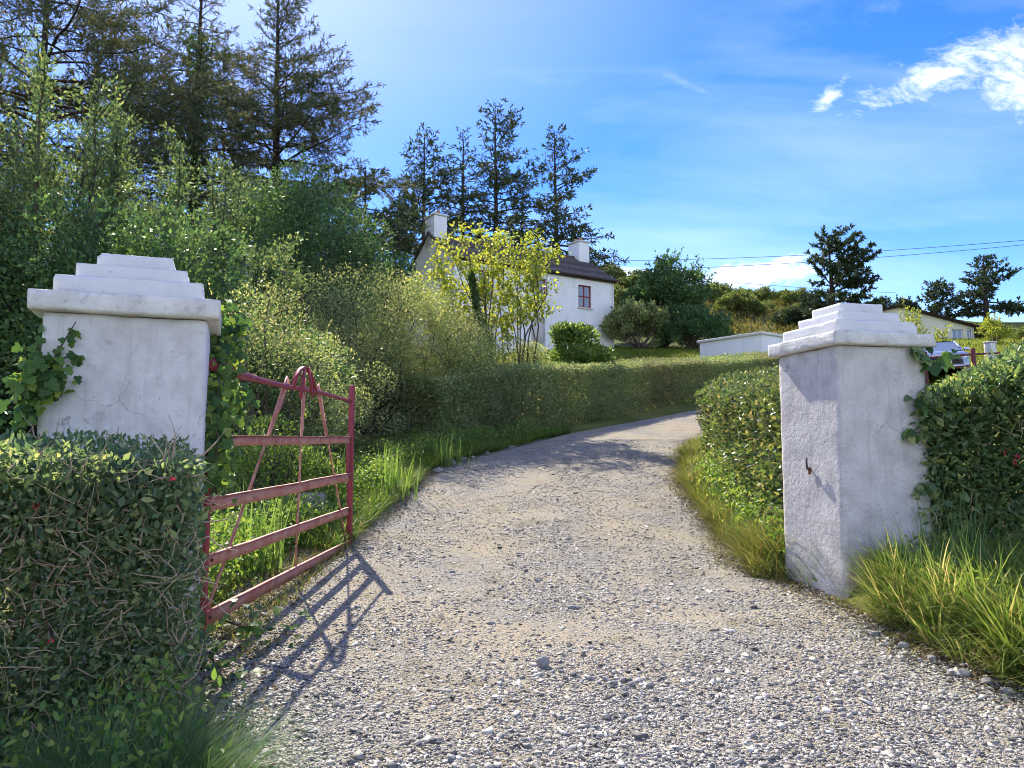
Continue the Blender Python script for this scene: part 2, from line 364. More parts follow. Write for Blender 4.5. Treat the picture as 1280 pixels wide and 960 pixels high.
M['iris_leaf'] = leaf_mat('iris_leaf', [(0, (.06, .13, .03)), (1, (.13, .20, .05))], .45, 1.8, .4, .4)
M['weed'] = leaf_mat('weed_leaf', [(0, (.04, .085, .02)), (.6, (.08, .14, .03)), (1, (.16, .19, .05))], .44, 1.9, .42, .35, gain=1.7)
M['stone'] = surf('grey_stone', [(.25, (.16, .155, .155)), (.7, (.36, .35, .335))], 14, 6, .85, .5, 40, spec=.25, dist=.004)

def stone_mat():
    m, t, out = nt('gravel_stones'); L = t.links.new
    g = N(t, 'ShaderNodeNewGeometry')
    r = ramp(t, [(0, (.10, .096, .088)), (.2, (.24, .228, .205)), (.55, (.36, .338, .298)), (.85, (.45, .42, .36)), (1, (.60, .575, .52))], g.outputs['Random Per Island'])
    p = N(t, 'ShaderNodeBsdfPrincipled'); p.inputs['Roughness'].default_value = .75; p.inputs['Specular IOR Level'].default_value = .3
    L(r.outputs['Color'], p.inputs['Base Color']); L(p.outputs[0], out.inputs['Surface']); return m
M['gravel'] = stone_mat()

def drive_mat():
    m, t, out = nt('gravel_drive'); L = t.links.new
    tc = N(t, 'ShaderNodeTexCoord')
    v = N(t, 'ShaderNodeTexVoronoi', i_Scale=55.0, i_Randomness=1.0); L(tc.outputs['Object'], v.inputs['Vector'])
    v2 = N(t, 'ShaderNodeTexVoronoi', i_Scale=130.0, i_Randomness=1.0); L(tc.outputs['Object'], v2.inputs['Vector'])
    sx = N(t, 'ShaderNodeSeparateColor'); L(v.outputs['Color'], sx.inputs[0])
    r1 = ramp(t, [(0, (.07, .065, .055)), (.12, (.16, .15, .125)), (.35, (.30, .28, .235)), (.7, (.39, .36, .305)), (1, (.54, .505, .44))], sx.outputs[0])
    sx2 = N(t, 'ShaderNodeSeparateColor'); L(v2.outputs['Color'], sx2.inputs[0])
    r2 = ramp(t, [(0, (.10, .088, .066)), (.3, (.25, .225, .175)), (.6, (.37, .335, .265)), (1, (.48, .44, .37))], sx2.outputs[0])
    mx = N(t, 'ShaderNodeMixRGB'); mx.inputs['Fac'].default_value = .5; L(r1.outputs['Color'], mx.inputs['Color1']); L(r2.outputs['Color'], mx.inputs['Color2'])
    n1 = N(t, 'ShaderNodeTexNoise', i_Scale=1.1, i_Detail=6.0, i_Roughness=.65); L(tc.outputs['Object'], n1.inputs['Vector'])
    rr = ramp(t, [(.40, (0, 0, 0)), (.58, (.85, .85, .85))], n1.outputs['Fac'])
    m2 = N(t, 'ShaderNodeMixRGB'); m2.inputs['Color2'].default_value = (.42, .35, .235, 1); L(rr.outputs['Color'], m2.inputs['Fac']); L(mx.outputs['Color'], m2.inputs['Color1'])
    n2 = N(t, 'ShaderNodeTexNoise', i_Scale=2.6, i_Detail=5.0, i_Roughness=.6); L(tc.outputs['Object'], n2.inputs['Vector'])
    r3 = ramp(t, [(.55, (0, 0, 0)), (.70, (.65, .65, .65))], n2.outputs['Fac'])
    m3 = N(t, 'ShaderNodeMixRGB'); m3.inputs['Color2'].default_value = (.19, .16, .085, 1); L(r3.outputs['Color'], m3.inputs['Fac']); L(m2.outputs['Color'], m3.inputs['Color1'])
    p = N(t, 'ShaderNodeBsdfPrincipled'); p.inputs['Roughness'].default_value = .9; p.inputs['Specular IOR Level'].default_value = .2
    L(m3.outputs['Color'], p.inputs['Base Color'])
    ad = N(t, 'ShaderNodeMath', operation='ADD'); L(v.outputs['Distance'], ad.inputs[0])
    ml = N(t, 'ShaderNodeMath', operation='MULTIPLY'); ml.inputs[1].default_value = .5; L(v2.outputs['Distance'], ml.inputs[0]); L(ml.outputs[0], ad.inputs[1])
    b = N(t, 'ShaderNodeBump', invert=True); b.inputs['Strength'].default_value = .85; b.inputs['Distance'].default_value = .022
    L(ad.outputs[0], b.inputs['Height']); L(b.outputs[0], p.inputs['Normal']); L(p.outputs[0], out.inputs['Surface'])
    return m
M['drive'] = drive_mat()
M['ground'] = surf('rough_pasture', [(.3, (.07, .08, .025)), (.5, (.13, .15, .04)), (.62, (.22, .21, .06)), (.75, (.16, .12, .055))], .35, 10, .95, .8, 6, spec=.05, dist=.15)

# ------------------------------------------------------------------ world, sun, camera
SUN_AZ, SUN_EL = R(-21), R(42)   # azimuth from +Y, towards +X
def build_world():
    w = bpy.data.worlds.new('World'); sc.world = w; w.use_nodes = True
    t = w.node_tree; t.nodes.clear(); L = t.links.new
    out = t.nodes.new('ShaderNodeOutputWorld'); bg = t.nodes.new('ShaderNodeBackground')
    sky = t.nodes.new('ShaderNodeTexSky'); sky.sky_type = 'NISHITA'; sky.sun_disc = False
    sky.sun_elevation = SUN_EL; sky.sun_rotation = SUN_AZ
    sky.air_density = 1.0; sky.dust_density = .05; sky.ozone_density = 4.0; sky.altitude = 50
    tc = N(t, 'ShaderNodeTexCoord'); sp = N(t, 'ShaderNodeSeparateXYZ'); L(tc.outputs['Generated'], sp.inputs[0])
    def mth(op, a, b=None, c=None, clamp=False):
        n = N(t, 'ShaderNodeMath', operation=op); n.use_clamp = clamp
        for i, q in enumerate((a, b, c)):
            if q is None: continue
            if isinstance(q, (int, float)): n.inputs[i].default_value = q
            else: L(q, n.inputs[i])
        return n.outputs[0]
    yy = mth('MAXIMUM', sp.outputs[1], .05)
    u = mth('DIVIDE', sp.outputs[0], yy); v = mth('DIVIDE', sp.outputs[2], yy)
    cb = N(t, 'ShaderNodeCombineXYZ'); L(u, cb.inputs[0]); L(v, cb.inputs[1])
    def noise(scale, detail, rough, stretch=(1, 1, 1), rot=0.0, dist=0.0, loc=(0, 0, 0)):
        mp = N(t, 'ShaderNodeMapping'); mp.inputs['Scale'].default_value = stretch; mp.inputs['Rotation'].default_value = (0, 0, rot); mp.inputs['Location'].default_value = loc
        L(cb.outputs[0], mp.inputs['Vector'])
        n = N(t, 'ShaderNodeTexNoise', i_Scale=scale, i_Detail=detail, i_Roughness=rough, i_Distortion=dist); L(mp.outputs[0], n.inputs['Vector'])
        return n.outputs['Fac']
    def ell(u0, v0, a, b, rot):
        du = mth('SUBTRACT', u, u0); dv = mth('SUBTRACT', v, v0); c, s = math.cos(rot), math.sin(rot)
        p = mth('ADD', mth('MULTIPLY', du, c / a), mth('MULTIPLY', dv, s / a)); q = mth('ADD', mth('MULTIPLY', du, -s / b), mth('MULTIPLY', dv, c / b))
        d = mth('ADD', mth('MULTIPLY', p, p), mth('MULTIPLY', q, q))
        return mth('SUBTRACT', 1.0, mth('SQRT', d))
    nz = noise(11, 10, .68, (1, 1.7, 1), .4, .6); nf = noise(34, 8, .65, (1, 2.0, 1), .4, .8)
    nn = mth('ADD', mth('MULTIPLY', nz, .72), mth('MULTIPLY', nf, .28))
    big = mth('MAXIMUM', ell(.57, .50, .19, .045, .36), mth('MAXIMUM', ell(.67, .505, .09, .10, .5), ell(.425, .475, .05, .022, .9)))
    def cloud(mask, gain, lo, hi, n=nn):
        x = mth('ADD', n, mth('MULTIPLY', mask, gain))
        r = N(t, 'ShaderNodeMapRange', interpolation_type='SMOOTHSTEP'); L(x, r.inputs[0]); r.inputs[1].default_value = lo; r.inputs[2].default_value = hi
        k = N(t, 'ShaderNodeMapRange'); L(mask, k.inputs[0]); k.inputs[1].default_value = -.55; k.inputs[2].default_value = .1
        return mth('MULTIPLY', r.outputs[0], k.outputs[0])
    c1 = mth('MULTIPLY', cloud(big, .24, .52, .90), .85)
    low = mth('MAXIMUM', ell(.31, .232, .12, .024, .10), mth('MAXIMUM', ell(.155, .228, .07, .018, -.1), ell(.36, .25, .05, .014, .3)))
    c2 = mth('MULTIPLY', cloud(low, .32, .48, .80), .85)
    wis = mth('MAXIMUM', ell(.42, .405, .10, .010, -.32), mth('MAXIMUM', ell(.22, .50, .13, .012, -.45), ell(.50, .60, .06, .02, .2)))
    c3 = mth('MULTIPLY', cloud(wis, .26, .50, .95), .12)
    veil = noise(2.2, 7, .58, (.6, 2.6, 1), .22, .3, (2.1, .6, 0))
    vr = N(t, 'ShaderNodeMapRange'); L(veil, vr.inputs[0]); vr.inputs[1].default_value = .42; vr.inputs[2].default_value = .8; vr.inputs[4].default_value = .22
    hz = ell(-.3, .66, .55, .30, 0.2); c4 = mth('MULTIPLY', N_map(t, hz, -.3, .8, 0, .2), mth('ADD', .55, mth('MULTIPLY', veil, .9)))
    tot = mth('MAXIMUM', mth('MAXIMUM', c1, c2), c3)
    tot = mth('MAXIMUM', tot, mth('MAXIMUM', vr.outputs[0], c4))
    tot = mth('MINIMUM', tot, .97)
    front = N_map(t, sp.outputs[1], .05, .25, 0, 1); tot = mth('MULTIPLY', tot, front)
    # unseen broken bright cloud added behind the viewer to fill the shaded faces
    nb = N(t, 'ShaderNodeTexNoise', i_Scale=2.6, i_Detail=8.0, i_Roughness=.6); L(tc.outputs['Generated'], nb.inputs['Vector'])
    back_fill = mth('MULTIPLY', N_map(t, sp.outputs[1], -.02, -.40, 0, 1), N_map(t, nb.outputs['Fac'], .36, .56, 0, 1))
    tot = mth('MAXIMUM', tot, mth('MULTIPLY', back_fill, .42))
    hs = N(t, 'ShaderNodeHueSaturation'); hs.inputs['Saturation'].default_value = 1.33; hs.inputs['Hue'].default_value = .523; L(sky.outputs[0], hs.inputs['Color'])
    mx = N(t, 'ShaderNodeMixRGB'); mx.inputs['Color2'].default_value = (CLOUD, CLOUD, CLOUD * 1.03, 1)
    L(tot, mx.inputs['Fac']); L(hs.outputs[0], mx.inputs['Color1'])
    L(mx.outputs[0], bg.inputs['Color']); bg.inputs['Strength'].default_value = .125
    L(bg.outputs[0], out.inputs['Surface'])
def N_map(t, sock, a, b, c, d):
    r = N(t, 'ShaderNodeMapRange'); r.clamp = True
    t.links.new(sock, r.inputs[0]); r.inputs[1].default_value = a; r.inputs[2].default_value = b; r.inputs[3].default_value = c; r.inputs[4].default_value = d
    return r.outputs[0]
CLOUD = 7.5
build_world()
sv = Vector((math.sin(SUN_AZ) * math.cos(SUN_EL), math.cos(SUN_AZ) * math.cos(SUN_EL), math.sin(SUN_EL)))
sl = bpy.data.lights.new('sun', 'SUN'); sl.energy = 4.2; sl.angle = R(.53); sl.color = (1, .93, .80)
so = bpy.data.objects.new('sun', sl); COL.objects.link(so); so.rotation_euler = (-sv).to_track_quat('-Z', 'Y').to_euler(); so.location = (-20, 40, 60)
cam = bpy.data.cameras.new('camera'); cam.sensor_width = 36; cam.lens = F / 1280 * 36; cam.clip_end = 3000; cam.clip_start = .05
co = bpy.data.objects.new('camera', cam); COL.objects.link(co); co.location = (0, 0, EYE); co.rotation_euler = (R(90) + PITCH, 0, 0)
sc.camera = co
sc.view_settings.view_transform = 'Standard'; sc.view_settings.look = 'None'; sc.view_settings.gamma = 1; sc.view_settings.use_curve_mapping = False
sc.view_settings.exposure = 1.2
cy = sc.cycles; cy.max_bounces = 4; cy.diffuse_bounces = 3; cy.glossy_bounces = 2; cy.transmission_bounces = 4; cy.transparent_max_bounces = 4
cy.use_light_tree = False; cy.use_denoising = True; cy.use_adaptive_sampling = True; cy.adaptive_threshold = .015; cy.filter_width = 1.0; cy.sample_clamp_indirect = 8
cy.caustics_reflective = False; cy.caustics_refractive = False

# ------------------------------------------------------------------ ground and drive
def build_ground():
    xs = np.unique(np.round(np.concatenate([np.linspace(-400, -40, 19), np.linspace(-40, -10, 31), np.linspace(-10, 14, 97), np.linspace(14, 60, 47), np.linspace(60, 450, 27)]), 3))
    ys = np.unique(np.round(np.concatenate([np.linspace(-60, -4, 15), np.linspace(-4, 26, 121), np.linspace(26, 140, 77), np.linspace(140, 600, 24)]), 3))
    X, Y = np.meshgrid(xs, ys, indexing='ij')
    Z = H(X, Y)
    inside = (X > xl(Y) - .1) & (X < xr(Y) + .1) & (Y < 34)
    Z = Z - np.where(inside, .05, 0) + np.where(inside, 0, .03 * (fbm(np.stack([X, Y, 0 * X], -1), 1.3, 9) - .5))
    n = len(ys); idx = np.arange(len(xs) * n).reshape(len(xs), n)
    Fc = np.stack([idx[:-1, :-1], idx[1:, :-1], idx[1:, 1:], idx[:-1, 1:]], -1).reshape(-1, 4)
    o = obj('ground', (np.stack([X, Y, Z], -1).reshape(-1, 3), Fc), M['ground'], smooth=True); o['kind'] = 'structure'
    ys = np.concatenate([np.linspace(-8, 3, 23), np.linspace(3.05, 14, 180), np.linspace(14.2, 34, 90)])
    k = 70; V = []
    for y in ys:
        a, b = xl(y) - .12 - .45 * sstep((y - 4) / 1) * (1 - sstep((y - 9) / 2)), xr(y) + .12
        x = np.linspace(a, b, k)
        p = np.stack([x, np.full(k, y), np.zeros(k)], -1)
        e = np.minimum(np.arange(k), np.arange(k)[::-1]) / 6.0
        z = H(np.minimum(x, xr(y)), np.full(k, y)) + .012 + .035 * fbm(p, 1.6, 21, 3) + .012 * vnoise(p, 9, 5) - .05 * (1 - sstep(e))
        V.append(np.stack([x, p[:, 1], z], -1))
    idx = np.arange(len(ys) * k).reshape(len(ys), k)
    Fc = np.stack([idx[:-1, :-1], idx[:-1, 1:], idx[1:, 1:], idx[1:, :-1]], -1).reshape(-1, 4)
    o = obj('driveway', (np.concatenate(V), Fc), M['drive'], smooth=True); o['kind'] = 'structure'
    tag(o, 'stony gravel drive climbing and bending right between the hedges', 'drive')
build_ground()
def drive_z(x, y):
    p = np.stack([x, y, 0 * x], -1)
    return H(np.minimum(x, xr(y)), y) + .012 + .035 * fbm(p, 1.6, 21, 3) + .012 * vnoise(p, 9, 5)

def build_gravel():
    n = 380000
    y = np.where(rng.random(n) < .14, rng.uniform(.8, 3.2, n), 3.2 + 15 * rng.random(n) ** 1.9)
    s = rng.random(n); a, b = xl(y) - .45 * (y > 4.6) * (y < 9.5), xr(y) + .05
    x = a + (b - a) * s
    p = np.stack([x, y, 0 * x], -1)
    mid = (xl(y) + xr(y)) / 2 + .15; tr = np.exp(-((np.abs(x - mid) - .85) / .35) ** 2) * sstep((y - 4) / 3)
    dens = np.clip(.30 + 2.0 * (fbm(p, 1.1, 31) - .40) + .22 * np.clip((8.5 - y) / 4.5, 0, 1), .10, 1) * (1 - .55 * tr)
    k = rng.random(n) < dens; x, y, p = x[k], y[k], p[k]; n = len(x)
    sz = np.exp(rng.normal(math.log(.0078), .48, n)); sz = np.clip(sz, .005, .04)
    yaw = rng.uniform(0, 2 * np.pi, n); ti = rng.normal(0, .25, (n, 2))
    Zx = unit(np.stack([ti[:, 0], ti[:, 1], np.ones(n)], -1))
    X = unit(np.cross(np.stack([-np.sin(yaw), np.cos(yaw), 0 * yaw], -1), Zx)); Y = np.cross(Zx, X)
    sx = sz * rng.uniform(.9, 1.7, n); sy = sz * rng.uniform(.7, 1.2, n); szz = sz * rng.uniform(.2, .42, n)
    P = np.stack([x, y, drive_z(x, y) + szz * .25], -1)
    o = obj('gravel', inst(CUBE, P, X * sx[:, None], Y * sy[:, None], Zx * szz[:, None], .13), M['gravel'])
    tag(o, 'loose grey gravel chips scattered over the drive', 'gravel', kind='stuff')
build_gravel()

def stone_geo(c, s, yaw, seed):
    bm = bmesh.new(); bmesh.ops.create_icosphere(bm, subdivisions=3, radius=.5)
    V, Fc = bm_geo(bm)
    V = V * (1 + .5 * (fbm(V, 2.2, seed, 2) - .5)[:, None])
    V = V * (1 + .25 * (vnoise(V, 5.0, seed + 3) - .5))[:, None]; r_ = np.random.default_rng(seed)
    for _ in range(9):   # knock flat facets off
        d = unit(r_.normal(0, 1, 3)); h = .5 * r_.uniform(.55, .85); e = V @ d - h; V = V - np.where(e > 0, e, 0)[:, None] * d
    V = V * np.array(s); ca, sa = math.cos(yaw), math.sin(yaw)
    V = np.stack([V[:, 0] * ca - V[:, 1] * sa, V[:, 0] * sa + V[:, 1] * ca, V[:, 2]], -1)
    return V + np.asarray(c), Fc
def px_ground(px, py):
    """point of the ground seen in the direction (px,py)"""
    lo, hi = 2.5, 60.0
    for _ in range(60):
        mid = (lo + hi) / 2; p = at(px, py, mid)
        if p[2] > ground(p[0], mid): lo = mid
        else: hi = mid
    p = at(px, py, lo); return np.array([p[0], lo, ground(p[0], lo)])
def build_stones():
    def put(px, py, w, label, grp=None, f=.6, h=.5, seed=1, yaw=0.):
        p = px_ground(px, py); p[2] += .03 + w * h * .22
        o = obj('stone', stone_geo(p, (w, w * f, w * h), yaw, seed), M['stone'])
        tag(o, label, 'stone', grp)
    put(719, 766, .125, 'long flat pale grey stone lying in the middle of the drive', f=.5, h=.42, seed=3, yaw=.1)
    put(614, 786, .075, 'small rounded grey stone alone on the drive left of the long flat one', seed=8)
    put(679, 840, .10, 'upright dark angular stone bedded in the middle of the drive', h=.9, f=.8, seed=12)
    put(896, 798, .12, 'thin flat stone lying on the right wheel track of the drive', h=.2, seed=15)
    put(462, 690, .09, 'grey stone in the shadow lines beside the open end of the iron gate', seed=22)
    put(566, 720, .07, 'small stone on the left wheel track beyond the gate shadow', seed=25)
    for i, (px, py, w) in enumerate([(738, 856, .05), (748, 861, .045), (757, 857, .06), (768, 862, .05), (778, 858, .055), (789, 863, .06), (799, 859, .045), (812, 864, .05), (727, 860, .04), (668, 846, .05), (690, 848, .04)]):
        put(px, py, w, 'dark angular stone in the short row across the drive', 'stones in the short row across the drive', .75, .65, 30 + i, i)
    for i, (px, py, w) in enumerate([(560, 582, .38), (578, 577, .22), (592, 575, .2), (610, 570, .2), (640, 562, .2), (548, 592, .25), (520, 603, .2)]):
        put(px, py, w, 'pale grey boulder at the foot of the left grass verge', 'boulders edging the left verge', .6, .45, 50 + i, i * .7)
    for i, (px, py, w) in enumerate([(640, 735, .06), (655, 727, .05), (672, 731, .06), (690, 738, .045), (625, 741, .05), (662, 742, .05), (700, 729, .04), (648, 748, .04), (682, 722, .05), (612, 730, .04)]):
        put(px, py, w, 'small bluish stone in the loose heap on the drive centre', 'stones in the loose heap on the drive', .8, .6, 70 + i, i)
    for i, (px, py, w) in enumerate([(1095, 800, .09), (1130, 815, .10), (1165, 832, .08), (1205, 850, .1), (1235, 862, .09), (1260, 874, .1), (1108, 812, .06), (1190, 848, .07), (1150, 833, .06)]):
        put(px, py, w, 'grey stone under the overhanging grass at the drive edge', 'stones below the grass bank', .8, .6, 90 + i, i)
    p = px_ground(402, 668)
    o = obj('stone_block', rough_box((p[0] - .25, p[1] + .5, p[2] + .22), (.34, .3, .5), .3, .06, .05, .03, 4, 4), M['stone'], smooth=True)
    tag(o, 'dark upright stone block behind the free end of the iron gate', 'stone')
build_stones()

# ------------------------------------------------------------------ gate pillars
def pillar(label, corner, w, rot, z0, zc, axis_corner):
    ca, sa = math.cos(rot), math.sin(rot)
    ctr = np.array([corner[0] + (ca - sa) * w / 2, corner[1] + (sa + ca) * w / 2])
    t = thing('gate_pillar', label, 'pillar', (ctr[0], ctr[1], z0))
    obj('shaft', rough_box((ctr[0], ctr[1], (z0 + zc) / 2), (w, w, zc - z0), rot, .035, .022, .008, axis_corner, 4), M['plaster_rough' if axis_corner == 2 else 'plaster'], t, True)
    obj('cap_slab', rough_box((ctr[0], ctr[1], zc + .0605), (w + .14, w + .14, .12), rot, .025, .012, .006, 5 + axis_corner, 7), M['slab'], t, True)
    z = zc + .121
    for i, (k, h) in enumerate(((.83, .115), (.63, .095), (.44, .095))):
        obj('cap_step', rough_box((ctr[0], ctr[1], z + h / 2), (k, k, h), rot, .025, .007, .0035, 9 + i + axis_corner * 3, 6), M['rough_step'], t, True)
        z += h + .001
    return t, ctr
LROT, RROT = R(20), R(14)
LA = np.array([-2.74, 4.46]); RN = np.array([2.83, 6.67]); PW = .9
lp, lctr = pillar('square white gate pillar with stepped cap and ivy on both sides, hung with the red gate', LA, PW, LROT, .15, 2.42, 1)
rp, rctr = pillar('rough white gate pillar with stepped cap and iron hook, grass round its foot', RN, PW, RROT, .1, 2.53, 2)
def hook():
    d = np.array([-math.sin(RROT), math.cos(RROT)]); n = np.array([-math.cos(RROT), -math.sin(RROT)])
    b = RN + d * .44 + n * .012; z = 1.44
    def q(o, a, zz): return np.array([b[0] + n[0] * o + d[0] * a, b[1] + n[1] * o + d[1] * a, zz])
    obj('latch_hook', tube([q(-.02, 0, z), q(.012, 0, z), q(.022, 0.004, z + .015), q(.024, .006, z + .06), q(.022, .006, z + .11)], [.011, .011, .010, .009, .007], 8), M['dark_frame'], rp, True)
    obj('hook_plate', box(q(.0, 0, z - .01), (.008, .035, .07), .003, RROT), M['rust'], rp)

# ------------------------------------------------------------------ iron gate
GH, GE = np.array([-2.03, 5.2, .50]), np.array([-1.83, 8.8, .57])
def gp(s, z, off=0.0):
    g = GH + (GE - GH) * s; d = (GE - GH)[:2]; d = d / np.linalg.norm(d)
    return np.array([g[0] + d[1] * off, g[1] - d[0] * off, g[2] + z])
def strap(pts, w, th=.01, off=0.0, twist=None):
    """flat bar along gate-plane points (s,z)"""
    P = np.array([gp(s, z, off + (o[0] if o else 0)) for s, z, *o in pts]); n = len(P)
    T = unit(np.gradient(P, axis=0)); d = unit((GE - GH) * np.array([1, 1, 0])); nn = np.array([d[1], -d[0], 0])
    w = np.broadcast_to(w, n); tw = np.zeros(n) if twist is None else np.asarray(twist, float)
    V = []
    for i in range(n):
        b = unit(np.cross(nn, T[i])); a = nn
        c, s_ = math.cos(tw[i]), math.sin(tw[i]); wv = b * c + a * s_; tv = a * c - b * s_
        for e, f in ((-1, -1), (1, -1), (1, 1), (-1, 1)): V.append(P[i] + wv * e * w[i] / 2 + tv * f * th / 2)
    Fc = [[4 * i + k, 4 * i + (k + 1) % 4, 4 * i + 4 + (k + 1) % 4, 4 * i + 4 + k] for i in range(n - 1) for k in range(4)]
    Fc += [[3, 2, 1, 0], [4 * n - 4, 4 * n - 3, 4 * n - 2, 4 * n - 1]]
    return np.array(V), np.array(Fc)
def wob(a, b, n=14, amp=.008, seed=0):
    r = np.random.default_rng(seed); j = np.cumsum(r.normal(0, amp / 2.5, n)); j -= np.linspace(j[0], j[-1], n)
    return [(a[0] + (b[0] - a[0]) * i / (n - 1), a[1] + (b[1] - a[1]) * i / (n - 1) + j[i]) for i in range(n)]
def build_gate():
    t = thing('farm_gate', 'faded red iron bar gate standing open, with crossed straps above its bars', 'gate', (GH[0], GH[1], ground(GH[0], GH[1])))
    for i, (z, w) in enumerate(((0.0, .095), (.375, .085), (.75, .09), (1.17, .075))):
        g = strap(wob((.0, z), (1.0, z), 16, .004, i + 1), w, .016)
        lip = strap([(s, zz + w / 2) for s, zz in wob((.0, z), (1.0, z), 16, .004, i + 1)], .03, .006, .012, [math.pi / 2] * 16)
        o = obj('rail', join(g, lip), M['red_iron'], t)
        # bolt heads where the straps cross
        for s in (.02, .985): obj('bolt', box(gp(s, z, .012), (.022, .022, .022), .005), M['rust'], o)
    obj('hinge_stile', box(gp(-.008, .62), (.06, .055, 1.42), .008, math.atan2(GE[1] - GH[1], GE[0] - GH[0]) - math.pi / 2), M['deep_red_iron'], t)
    obj('latch_stile', box(gp(1.004, .86), (.055, .075, 1.86), .008, math.atan2(GE[1] - GH[1], GE[0] - GH[0]) - math.pi / 2), M['deep_red_iron'], t)
    obj('latch_plate', box(gp(.975, .95, .0), (.02, .12, .34), .006, math.atan2(GE[1] - GH[1], GE[0] - GH[0]) - math.pi / 2), M['deep_red_iron'], t)
    # top bar, wide and twisted at the hinge end
    pts = [(-.03, 1.70), (.05, 1.68), (.12, 1.66), (.16, 1.655), (.2, 1.65), (.3, 1.64), (.42, 1.635), (.55, 1.64), (.7, 1.635), (.85, 1.62), (1.0, 1.60)]
    obj('top_bar', strap(pts, [.085, .085, .08, .07, .05, .042, .04, .04, .038, .036, .036], .018), M['deep_red_iron'], t)
    wn = [.026, .026, .026, .028, .05, .082, .085, .085, .08]; tw = [0, 0, 0, .2, .9, .1, 0, 0, 0]
    def lerp(a, b, ks): return [(a[0] + (b[0] - a[0]) * k, a[1] + (b[1] - a[1]) * k) for k in ks]
    ks = [0, .25, .5, .68, .74, .82, .9, .97, 1.02]
    obj('strap', strap(lerp((.015, .0), (.42, 1.67), ks), wn, .012, -.016, tw), M['red_iron'], t)
    obj('strap', strap(lerp((.985, .02), (.67, 1.67), ks), wn, .012, -.016, tw), M['red_iron'], t)
    obj('strap', strap(lerp((.515, .0), (.55, 1.72), ks), wn, .012, -.018, tw), M['red_iron'], t)
    # arched crest over the three straps: folded flat bar with a white-worn left shoulder
    arc = [(.455, 1.64), (.475, 1.74), (.50, 1.81), (.53, 1.845), (.56, 1.845), (.585, 1.80), (.61, 1.73), (.64, 1.62)]
    obj('crest', strap(arc, .012, .04, -.004), M['deep_red_iron'], t)
    for a, b, w in (((.50, 1.55), (.53, 1.83), .07), ((.60, 1.58), (.56, 1.84), .06)):
        obj('crest_strip', strap(lerp(a, b, [0, .3, .6, 1]), [w * .8, w, w, w * .7], .01, .012), M['deep_red_iron'], t)
    for z in (.2, 1.15):
        p0 = gp(-.02, z); q = np.array([lctr[0] + math.cos(LROT) * PW / 2, p0[1] - .06, p0[2]])
        obj('hinge', tube([q + [-.04, 0, 0], q, p0 + [-.02, 0, 0], p0 + [0.0, 0, -.05]], .018, 8), M['rust'], t, True)
build_gate()

# ------------------------------------------------------------------ hedges
def hedge_pts(n, line, hts, thick, side, top_frac=.3, end_frac=.05, depth=.22, rough=1.0):
    """points and outward normals on a hedge whose near face follows line; body lies on 'side' (+1 = right of the direction of travel)"""
    line = np.asarray(line, float); seg = np.linalg.norm(np.diff(line, axis=0), axis=1); cum = np.concatenate([[0], np.cumsum(seg)])
    s = rng.uniform(0, cum[-1], n); hh = np.interp(s, cum, hts)
    p = np.stack([np.interp(s, cum, line[:, 0]), np.interp(s, cum, line[:, 1])], -1)
    e = .25; q = np.stack([np.interp(np.clip(s + e, 0, cum[-1]), cum, line[:, 0]) - np.interp(np.clip(s - e, 0, cum[-1]), cum, line[:, 0]),
                           np.interp(np.clip(s + e, 0, cum[-1]), cum, line[:, 1]) - np.interp(np.clip(s - e, 0, cum[-1]), cum, line[:, 1])], -1)
    q = unit(q); inn = np.stack([q[:, 1], -q[:, 0]], -1) * side
    kind = rng.random(n); top = kind < top_frac; endm = (kind > 1 - end_frac); back = (kind > 1 - end_frac - .12) & ~endm
    w = np.where(top, rng.uniform(0, 1, n), 0.); w = np.where(back, 1.0, w); w = np.where(endm, rng.uniform(0, 1, n), w)
    zf = np.where(top, 1.0, rng.uniform(0.0, 1, n))
    e_start = endm & (rng.random(n) < .5); e_stop = endm & ~e_start
    for mask, i, sg in ((e_start, 0, -1), (e_stop, -1, 1)):
        p[mask] = line[i]; hh[mask] = hts[i]; d = unit(line[1] - line[0]) if i == 0 else unit(line[-1] - line[-2]); inn[mask] = np.array([d[1], -d[0]]) * side; q[mask] = d * sg
    d = np.abs(rng.normal(0, depth, n)) ; d = np.minimum(d, thick * .45)
    nrm = np.zeros((n, 3)); nrm[:, :2] = -inn; nrm[top] = [0, 0, 1]; nrm[back, :2] = inn[back]; nrm[endm, :2] = q[endm]; nrm[endm, 2] = 0
    # round the shoulders
    r = .12
    xy = p + inn * (w * thick)[:, None]
    base = H(xy[:, 0], xy[:, 1])
    P = np.stack([xy[:, 0], xy[:, 1], base + zf * hh], -1)
    lump = (fbm(P, 1.4, 77, 3) - .5) * .45 * rough + (vnoise(P, 5.5, 78) - .5) * .16 * rough
    P = P + nrm * lump[:, None] * .7 - nrm * d[:, None]
    return P, nrm, d
